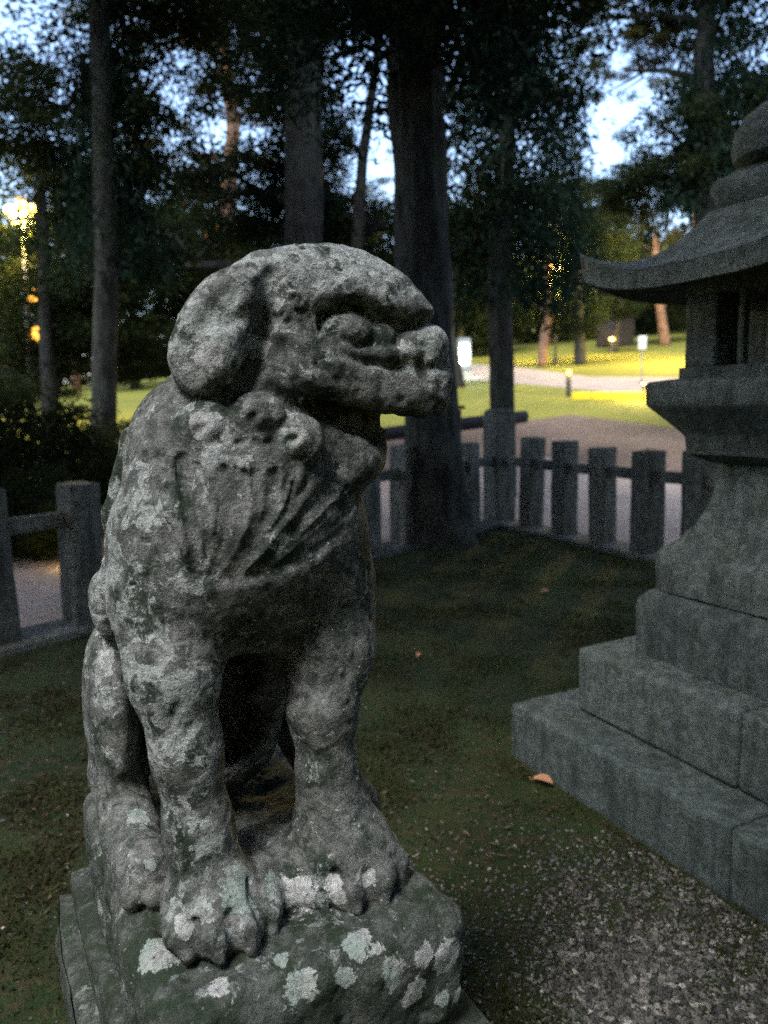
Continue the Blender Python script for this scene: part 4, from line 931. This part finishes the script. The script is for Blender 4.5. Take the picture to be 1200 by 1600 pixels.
def field_normals(F, V):
    g = (V - F.lo) / F.h; N = np.zeros_like(V)
    def samp(p):
        p = np.clip(p, 0, np.array(F.n) - 1.001); i = p.astype(int); t = p - i; out = 0
        for a in (0, 1):
            for b in (0, 1):
                for c in (0, 1):
                    w = (t[:, 0] if a else 1 - t[:, 0]) * (t[:, 1] if b else 1 - t[:, 1]) * (t[:, 2] if c else 1 - t[:, 2])
                    out = out + w * F.d[i[:, 0] + a, i[:, 1] + b, i[:, 2] + c]
        return out
    for q in range(3):
        e = np.zeros(3); e[q] = 1.0
        N[:, q] = samp(g + e) - samp(g - e)
    return N / (np.linalg.norm(N, axis=1, keepdims=True) + 1e-9)

def add_plinth(F):
    def fn(X, Y, Z):
        qx = np.abs(X) - 0.262 + 0.045; qy = np.abs(Y) - 0.402 + 0.045; qz = np.abs(Z + 0.1) - 0.102 + 0.045
        o = np.sqrt(np.maximum(qx, 0) ** 2 + np.maximum(qy, 0) ** 2 + np.maximum(qz, 0) ** 2)
        return o + np.minimum(np.maximum(qx, np.maximum(qy, qz)), 0) - 0.045
    F.add(fn, (-0.3, -0.44, -0.22), (0.3, 0.44, 0.02), 0.012, T_PLINTH)

def weather(F):
    m = np.abs(F.d) < 0.03
    ii = np.argwhere(m); P = F.lo + F.h * ii
    n = 0.0018 * vnoise(P, 11) + 0.0011 * vnoise(P + 5, 40) + 0.0011 * vnoise(P + 9, 95)
    pl = F.t[m] == T_PLINTH
    n = n + np.where(pl, 0.014 * vnoise(P + 3, 8) + 0.008 * vnoise(P + 2, 24), 0)
    pits = np.clip(vnoise(P + 21, 55) - 0.45, 0, 1) * 0.010
    F.d[m] += (n + pits).astype(np.float32)

def build_statue(mat, loc, rz, h=0.005):
    F = carve_statue(h)
    for pts, w, amt in MANE_STRANDS: F.crease(pts, w, amt)
    add_plinth(F)
    weather(F)
    V, Q, T = surface_nets(F)
    N = field_normals(F, V)
    # lichen patches: (x, y, z, radius, strength)
    lich = np.zeros(len(V), np.float32)
    for x, y, z, r in LICHEN:
        dd = np.sqrt(((V - np.array((x, y, z))) ** 2).sum(1)) / r
        lich = np.maximum(lich, np.clip(1.6 - dd, 0, 1))
    # crusty pale growth is thickest on the crown of the head, the ear, the back, the near shoulder and leg
    crust = np.zeros(len(V), np.float32)
    for x, y, z, r, a_ in CRUST:
        dd = np.sqrt(((V - np.array((x, y, z))) ** 2).sum(1)) / r
        crust = np.maximum(crust, a_ * np.clip(1.7 - 1.1 * dd, 0, 1))
    W = V * np.array((1, -1, 1), np.float32); NW = N * np.array((1, -1, 1), np.float32); Q = Q[:, ::-1]
    fn = np.cross(W[Q[:, 2]] - W[Q[:, 0]], W[Q[:, 3]] - W[Q[:, 1]])
    if (fn * NW[Q[:, 0]]).sum() < 0: Q = Q[:, ::-1]
    root = empty('guardian_lion_statue', loc, rz)
    ft = T[Q[:, 0]]
    made = {}
    owner = {T_EARN: T_HEAD, T_EARF: T_HEAD, T_EYEN: T_HEAD, T_EYEF: T_HEAD, T_NOSE: T_HEAD, T_BROWN: T_HEAD, T_BROWF: T_HEAD}
    for i in range(8): owner[T_CURL + i] = T_MANE
    for i in range(12): owner[T_TOE + i] = T_LEGR if i < 4 else T_LEGL
    order = [t for t in range(17) if t not in owner] + [t for t in range(len(TAGS)) if t in owner]
    for t in order:
        q = Q[ft == t]
        if len(q) == 0: continue
        u, inv = np.unique(q, return_inverse=True)
        me = np_mesh(TAGS[t], W[u], inv.reshape(-1, 4))
        me.shade_smooth(); me.materials.append(M['statue_plinth'] if t == T_PLINTH else mat)
        me.normals_split_custom_set_from_vertices(NW[u].tolist())
        a = me.attributes.new('lichen', 'FLOAT', 'POINT'); a.data.foreach_set('value', lich[u])
        a = me.attributes.new('crust', 'FLOAT', 'POINT'); a.data.foreach_set('value', crust[u])
        o = bpy.data.objects.new(TAGS[t], me); COL.objects.link(o)
        o.parent = made.get(owner.get(t), root); made[t] = o
    return root
# ---------------------------------------------------------------- small things in the place
def revolve(name, prof, mat, parent, n=16, loc=(0, 0, 0), smooth=True):
    V, Fc = [], []
    for r, z in prof:
        for k in range(n): V.append((r * math.cos(2 * math.pi * k / n), r * math.sin(2 * math.pi * k / n), z))
    for i in range(len(prof) - 1):
        for k in range(n):
            j = (k + 1) % n; Fc.append((i * n + k, i * n + j, (i + 1) * n + j, (i + 1) * n + k))
    Fc.append(tuple(range(n - 1, -1, -1))); Fc.append(tuple((len(prof) - 1) * n + k for k in range(n)))
    o = mesh_obj(name, V, Fc, mat, parent, False); o.location = loc
    if smooth: o.data.shade_smooth(); o.data.set_sharp_from_angle(angle=R(40))
    return o
def bar(name, a, b, w, mat, parent, sides=8):
    V, Fc = [], []; tube(V, Fc, [(*a, w), (*b, w)], sides); return mesh_obj(name, V, Fc, mat, parent, False)
def lamp_light(parent, loc, col, watts, size=0.25):
    ld = bpy.data.lights.new('lamp_light', 'POINT'); ld.energy = watts; ld.color = col; ld.shadow_soft_size = size
    o = link(bpy.data.objects.new('lamp_light', ld), parent); o.location = loc
WARM = (1.0, 0.68, 0.17)
M['warm_glow'] = glow_mat('warm lamp glass', (1.0, 0.52, 0.10), 6.0)
M['amber_glow'] = glow_mat('amber lamp glass', (1.0, 0.45, 0.06), 0.9)
M['white_glow'] = glow_mat('lit white panel', (0.80, 1.0, 0.95), 22)
def street_lamp(label, x, y, z_head, watts, lean=0.0, low=()):
    g = gz(x, y)
    root = tag(empty('street_lamp', (x, y, g)), label, 'street lamp', 'park street lamps'); h = z_head - g
    revolve('base', [(0.16, -0.05), (0.16, 0.25), (0.10, 0.35)], M['dark_metal'], root)
    V, Fc = [], []; tube(V, Fc, [(lean, 0, 0.3, 0.07), (lean * 0.5, 0, h * 0.5, 0.06), (0, 0, h - 0.25, 0.045)], 10); mesh_obj('pole', V, Fc, M['grey_metal'], root, True)
    bar('cross_arm', (-0.28, 0, h - 0.22), (0.28, 0, h - 0.22), 0.03, M['grey_metal'], root)
    for sx in (-0.24, 0.0, 0.24):
        gl = revolve('globe', [(0.03, -0.14), (0.10, -0.09), (0.13, 0.0), (0.11, 0.09), (0.04, 0.13)], M['warm_glow'], root, 14, (sx, 0, h + (0.06 if sx == 0 else 0.0)))
        revolve('globe_cap', [(0.05, -0.17), (0.05, -0.13)], M['grey_metal'], gl, 10)
    revolve('hood', [(0.12, 0.0), (0.10, 0.04), (0.02, 0.08)], M['grey_metal'], root, 12, (0, 0, h + 0.24))
    ld = bpy.data.lights.new('lamp_light', 'POINT'); ld.energy = watts; ld.color = WARM; ld.shadow_soft_size = 0.2
    o = link(bpy.data.objects.new('lamp_light', ld), root); o.location = (0, 0, h - 0.3)
    for hz in low:
        gl = revolve('lower_globe', [(0.02, -0.16), (0.07, -0.10), (0.085, 0.0), (0.07, 0.10), (0.02, 0.16)], M['amber_glow'], root, 12, (0.12, -0.1, hz))
        revolve('bracket', [(0.03, 0.15), (0.03, 0.22)], M['grey_metal'], gl, 8)
    return root
LAMP_W = 1500.0
street_lamp('lit street lamp with warm globes glowing among leaves near the left edge', -7.48, 17.0, 5.70, 420, -0.2, (3.55, 2.75))
street_lamp('street lamp outside the view lighting the left lawn', -13.5, 22.0, 6.4, LAMP_W * 1.5)
street_lamp('street lamp hidden behind the lantern fire box lighting the far lawn', 16.4, 40.0, 7.6, LAMP_W * 2.4)
street_lamp('street lamp glimpsed through yellow-lit leaves right of the slim trunk', 10.25, 46.0, 9.0, LAMP_W * 7.0)

# glowing white panel at the end of the path
wp = tag(empty('lit_cabinet', (4.25, 40.0, gz(4.25, 40)), R(4)), 'glowing white upright panel beside the curved trunk on the far path', 'lit sign')
block('plinth', 0.75, 0.45, 0.25, M['plaster'], wp, (0, 0, -0.05), 0, 0.02, 0.002, 1, 2)
block('cabinet', 0.66, 0.36, 1.75, M['grey_metal'], wp, (0, 0.03, 0.2), 0, 0.02, 0.0, 1, 3)
block('lit_face', 0.40, 0.03, 1.0, M['white_glow'], wp, (0, -0.17, 0.65), 0, 0.005, 0.0, 1, 4)
lamp_light(wp, (0, -0.45, 1.1), (0.75, 1.0, 0.92), 40, 0.3)

# knee-high path lights
def bollard(label, x, y, h, r, watts, gl='amber_glow'):
    b = tag(empty('path_light', (x, y, gz(x, y))), label, 'path light', 'lights along the path')
    revolve('post', [(r, -0.05), (r, h * 0.82)], M['dark_metal'], b, 12)
    revolve('lens', [(r * 0.85, h * 0.82), (r * 0.85, h * 0.95)], M[gl], b, 12)
    revolve('cap', [(r * 1.25, h * 0.95), (r * 1.1, h), (0.01, h * 1.03)], M['dark_metal'], b, 12)
    if watts: lamp_light(b, (0.0, -r * 2.2, h * 0.885), WARM, watts, 0.05)
    return b
bollard('dark bollard with an orange lit top at the end of the yellow kerb', 6.72, 28.0, 0.98, 0.09, 16)
bollard('tiny yellow path light shining far off below the blue roof', 15.3, 52.0, 1.0, 0.16, 8, 'warm_glow')
for i, (x, y, lb) in enumerate(((-3.09, 7.65, 'tiny low lamp on the ground behind the leftmost fence posts'), (-2.87, 7.95, 'tiny low lamp beside the lion back, seen through the fence'))):
    bollard(lb, x, y, 0.14, 0.028, 1.6, 'warm_glow')
# yellow kerb lit by a low lamp
yk = tag(empty('yellow_kerb', (0, 0, 0)), 'bright yellow kerb stones edging the path beyond the fence', 'kerb')
for k in range(4):
    xa, ya = 6.95 + 0.62 * k, 27.1 - 0.18 * k
    block('kerb_block', 0.60, 0.28, 0.26, M['yellow_paint'], yk, (xa, ya, gz(xa, ya) - 0.03), R(-16), 0.03, 0.006, 2, 500 + k)
kl = tag(empty('kerb_lamp', (8.6, 25.6, gz(8.6, 25.6))), 'low shaded lamp hidden behind the lantern platform lighting the yellow kerb', 'path light', 'lights along the path')
revolve('post', [(0.05, -0.05), (0.05, 0.55)], M['dark_metal'], kl, 10)
revolve('shade', [(0.16, 0.60), (0.05, 0.70), (0.01, 0.71)], M['dark_metal'], kl, 12)
revolve('bulb', [(0.03, 0.55), (0.05, 0.60), (0.03, 0.64)], M['warm_glow'], kl, 10)
lamp_light(kl, (0, 0, 0.5), WARM, 130, 0.2)
# small white notice board on a pole
sg = tag(empty('notice_sign', (10.53, 31.6, gz(10.53, 31.6)), R(-14)), 'small white notice board on a thin pole at the path edge', 'sign')
bar('pole', (0, 0, -0.05), (0, 0, 1.45), 0.025, M['grey_metal'], sg)
block('board', 0.30, 0.03, 0.52, M['sign_white'], sg, (0, -0.035, 1.38), 0, 0.006, 0, 1, 5)
# hut with a pale blue roof far behind
hx, hy = 17.3, 58.0; hg = gz(hx, hy)
ht = tag(empty('park_hut', (hx, hy, hg), R(20)), 'small hut with a pale blue sloping roof behind the far lawn', 'hut')
block('wall', 2.2, 1.6, 3.6, M['dark_wood'], ht, (0, 0, 0), 0, 0.02, 0, 1, 6)
V = [(-1.5, -1.2, 3.72), (1.5, -1.2, 3.05), (1.5, 1.2, 3.05), (-1.5, 1.2, 3.72), (-1.5, -1.2, 3.82), (1.5, -1.2, 3.15), (1.5, 1.2, 3.15), (-1.5, 1.2, 3.82)]
V = [(a, b, c + 0.35) for a, b, c in V]
mesh_obj('roof', V, [(3, 2, 1, 0), (4, 5, 6, 7), (0, 1, 5, 4), (1, 2, 6, 5), (2, 3, 7, 6), (3, 0, 4, 7)], M['pale_blue'], ht)
block('door', 0.8, 0.06, 1.95, M['dark_wood'], ht, (-0.3, -0.82, 0.02), 0, 0.01, 0, 1, 7)
# slender pole catching the lamp light beside the slim tree
tp = tag(empty('utility_pole', (4.62, 30.0, gz(4.62, 30))), 'thin pale pole just right of the slim trunk', 'pole')
V, Fc = [], []; tube(V, Fc, [(0.10, 0, -0.1, 0.08), (0.05, 0, 2.4, 0.07), (0, 0, 4.9, 0.06)], 10); mesh_obj('shaft', V, Fc, M['plaster'], tp, True)
revolve('band', [(0.085, 0), (0.085, 0.12)], M['grey_metal'], tp, 10, (0.06, 0, 2.2))
# dark timber rail barrier behind the fence
br = tag(empty('timber_barrier', (0, 0, 0)), 'dark round timber rail on short posts behind the stone fence', 'barrier')
V, Fc = [], []; tube(V, Fc, densify([(-0.9, 10.15, 1.06, 0.085), (0.6, 10.5, 1.2, 0.095), (2.02, 10.9, 1.33, 0.09)], 6), 12, 0.06, 2); mesh_obj('rail', V, Fc, M['dark_wood'], br, True)
for x, y, h in ((0.96, 10.58, 1.50), (-0.62, 10.22, 1.2)):
    block('post', 0.17, 0.17, h, M['dark_wood'], br, (x, y - 0.16, -0.05), R(14), 0.012, 0.004, 2, 9)
    block('post_cap', 0.25, 0.25, 0.05, M['dark_wood'], br, (x, y - 0.16, h - 0.045), R(14), 0.01, 0.003, 1, 10)
# shrubs behind the fence on the lamp side
for i, (x, y, s, hgt, lb) in enumerate(((-4.4, 9.6, 1.05, 1.05, 'wide dark shrub behind the fence on the lamp side'), (-3.9, 11.6, 0.8, 0.72, 'dark rounded shrub just in front of the lit lawn'), (-5.3, 8.6, 1.1, 1.35, 'tall dark shrub cut by the left edge of the frame'), (-3.15, 10.6, 0.5, 0.42, 'small dark shrub nearest to the lion back'), (-3.75, 8.1, 0.6, 0.55, 'low dark shrub just behind the end posts of the fence'))):
    sh = tag(empty('shrub', (x, y, gz(x, y))), lb, 'shrub', 'shrubs behind the fence')
    V, Fc = [], []
    for q in range(5):
        a = q * 1.3; tube(V, Fc, [(0, 0, -0.05, 0.03), (0.3 * s * math.cos(a), 0.3 * s * math.sin(a), hgt * 0.6, 0.02), (0.6 * s * math.cos(a), 0.6 * s * math.sin(a), hgt * 1.2, 0.008)], 5)
    mesh_obj('stem', V, Fc, M['bark'], sh, True)
    for q, (dx, dz, k_) in enumerate(((0, 0.85, 1.0), (0.5, 0.6, 0.7), (-0.5, 0.65, 0.7))):
        o = bpy.data.objects.new('foliage', CROWNS['broad'][(i + q) % 4]); link(o, sh); o.location = (dx * s, 0.1 * q, hgt * dz); o.scale = (s * k_, s * k_, hgt * k_); o.rotation_euler = (0, 0, q * 1.7 + i)

# ---------------------------------------------------------------- moss, gravel and fallen leaves on the yard
def in_yard(x, y):
    # inside both fence lines
    a = (x - FC[0]) * (-FR[1]) - (y - FC[1]) * (-FR[0]); b = (x - FC[0]) * FL[1] - (y - FC[1]) * FL[0]
    return a, b
rs = np.random.RandomState(5)
def scatter(n, dens, near=1.1, far=9.6):
    out = []
    Y = near * (far / near) ** rs.rand(n * 2); X = rs.uniform(-0.62, 0.66, n * 2) * (Y + 0.4)
    P = np.stack([X, Y, 0 * X], 1)
    nx, ny = -FR[1], FR[0]
    inside = ((P[:, 0] - FC[0]) * 0.891 + (P[:, 1] - FC[1]) * 0.453 < -0.22) & ((P[:, 0] - FC[0]) * -0.76 + (P[:, 1] - FC[1]) * 0.65 < -0.22)
    lx = (P[:, 0] - LAN[0]) * math.cos(LRZ) + (P[:, 1] - LAN[1]) * math.sin(LRZ); ly = -(P[:, 0] - LAN[0]) * math.sin(LRZ) + (P[:, 1] - LAN[1]) * math.cos(LRZ)
    inside &= ~((np.abs(lx) < 0.745) & (np.abs(ly) < 0.745))
    inside &= rs.rand(len(P)) < dens(P)
    return P[inside][:n]
def gravel_d(P):
    """pebbles lie on the strip between pedestal and lantern, thinning out towards the fence"""
    d = np.clip((2.75 + 0.25 * vnoise(P, 1.7) - P[:, 1] + 0.12 * (P[:, 0] - 0.6)) / 0.55, 0, 1)
    d *= np.clip((P[:, 0] - 0.02) / 0.3, 0, 1)
    return d * np.clip(0.62 + 0.9 * vnoise(P + 7, 3.1), 0.10, 1) + 0.004
# blades
P = scatter(130000, lambda P: np.clip(1.0 - 0.8 * gravel_d(P), 0, 1) * np.clip(0.35 + 1.3 * vnoise(P, 2.6) + 0.8 * vnoise(P + 4, 7.0), 0.04, 1))
n = len(P); a = rs.normal(0, 1, (n, 3)); a[:, 2] = np.abs(a[:, 2]) * 0.6 + 0.45; a /= np.linalg.norm(a, axis=1, keepdims=True)
hgt = rs.uniform(0.012, 0.034, (n, 1)) * (0.7 + 0.14 * P[:, 1:2]); b = np.cross(a, rs.normal(0, 1, (n, 3))); b /= np.linalg.norm(b, axis=1, keepdims=True)
P[:, 2] = 0.004
V = np.stack([P - b * hgt * 0.16, P + b * hgt * 0.16, P + a * hgt], 1).reshape(-1, 3)
me = np_mesh('moss', V, np.arange(3 * n).reshape(n, 3), 3); me.materials.append(M['moss_blade'])
tag(link(bpy.data.objects.new('moss', me)), 'short dark moss and grass growing over the yard', 'moss', kind='stuff')
# needles, twigs and bark scraps lying on the moss
P = scatter(5000, lambda P: np.clip(0.4 + 0.9 * vnoise(P + 31, 1.2), 0.05, 1), 2.2); n = len(P)
th = rs.uniform(0, 6.283, n); ln = (0.006 + 0.016 * rs.rand(n) ** 2)[:, None]; d_ = np.stack([np.cos(th), np.sin(th), rs.uniform(-0.1, 0.25, n)], 1); e_ = np.stack([-np.sin(th), np.cos(th), rs.uniform(-.3, .3, n)], 1)
P[:, 2] = rs.uniform(0.012, 0.03, n); w_ = ln * rs.uniform(0.05, 0.28, n)[:, None]
V = np.stack([P - d_ * ln, P + e_ * w_, P + d_ * ln, P - e_ * w_], 1).reshape(-1, 3)
lb_ = NB('litter'); lv = lb_.vor(30); lb_.set('Base Color', lb_.ramp(lv.outputs['Color'], [(0.2, (0.04, 0.03, 0.02)), (0.6, (0.09, 0.06, 0.036)), (0.9, (0.17, 0.115, 0.075))])); lb_.set('Roughness', 0.9)
me = np_mesh('litter', V, np.arange(4 * n).reshape(n, 4)); me.materials.append(lb_.m)
tag(link(bpy.data.objects.new('litter', me)), 'fallen needles and scraps of bark strewn over the moss', 'litter', kind='stuff')
# pebbles: uneven lumps, one mass nobody could count
P = scatter(150000, gravel_d, 1.3, 5.0)[:40000]; n = len(P)
ico = bmesh.new(); bmesh.ops.create_icosphere(ico, subdivisions=1, radius=1.0); iv = np.array([v.co[:] for v in ico.verts]); ifc = np.array([[v.index for v in f.verts] for f in ico.faces]); ico.free()
sz = 0.0027 + 0.0052 * rs.rand(n) ** 2.4
Q = iv[None] * (1 + 0.28 * rs.normal(0, 1, (n, len(iv), 1))) * np.stack([sz * rs.uniform(0.8, 1.5, n), sz * rs.uniform(0.7, 1.2, n), sz * rs.uniform(0.45, 0.8, n)], 1)[:, None]
th = rs.uniform(0, 6.283, n); c_, s_ = np.cos(th)[:, None], np.sin(th)[:, None]
Q = np.stack([Q[..., 0] * c_ - Q[..., 1] * s_, Q[..., 0] * s_ + Q[..., 1] * c_, Q[..., 2]], -1)
P[:, 2] = 0.004 + sz * 0.25; V = (Q + P[:, None]).reshape(-1, 3); Fq = (ifc[None] + (np.arange(n) * len(iv))[:, None, None]).reshape(-1, 3)
bgm = NB('pebbles'); pv = bgm.vor(55); bgm.set('Base Color', bgm.ramp(pv.outputs['Color'], [(0.15, (0.030, 0.029, 0.025)), (0.50, (0.07, 0.064, 0.055)), (0.78, (0.15, 0.135, 0.115)), (0.95, (0.36, 0.33, 0.29))])); bgm.set('Roughness', 0.8)
me = np_mesh('gravel', V, Fq, 3); me.materials.append(bgm.m)
tag(link(bpy.data.objects.new('gravel', me)), 'pale gravel strewn on the ground before the lantern steps', 'gravel', kind='stuff')
# fallen leaves
M['dead_leaf'] = flat_mat('fallen leaf', (0.42, 0.20, 0.10), 0.8)
def fallen(x, y, L_, rz, label, col='dead_leaf'):
    V, Fc = [], []; m = 6
    for i in range(m + 1):
        t = i / m; w = 0.30 * L_ * math.sin(math.pi * min(1, t * 0.94 + 0.04)) ** 0.8; zc = 0.012 + 0.014 * math.sin(t * 3.0)
        V += [(-L_ / 2 + L_ * t, -w, zc + 0.012), (-L_ / 2 + L_ * t, 0, zc), (-L_ / 2 + L_ * t, w, zc + 0.016)]
    for i in range(m):
        for j in range(2): q = 3 * i + j; Fc.append((q, q + 3, q + 4, q + 1))
    o = empty('fallen_leaf', (x, y, 0.006), rz); tag(o, label, 'leaf', 'fallen leaves on the moss')
    mesh_obj('blade', V, Fc, M[col], o, True); bar('stalk', (-L_ * 0.75, 0.004, 0.02), (-L_ * 0.45, 0, 0.014), 0.0016, M['dead_leaf'], o, 5)
    return o
fallen(0.632, 2.99, 0.085, R(-35), 'large orange-brown fallen leaf lying before the lantern steps')
fallen(0.20, 4.60, 0.06, R(60), 'small brown fallen leaf on the moss near the lion chest')
fallen(1.30, 6.10, 0.07, R(10), 'brown fallen leaf on the moss toward the fence')

st = build_statue(M['statue'], (-0.2865, 1.4079, 0.75), R(28.5), 0.0045)
tag(st, 'weathered stone guardian lion sitting upright with its head turned aside, spotted with lichen', 'statue')
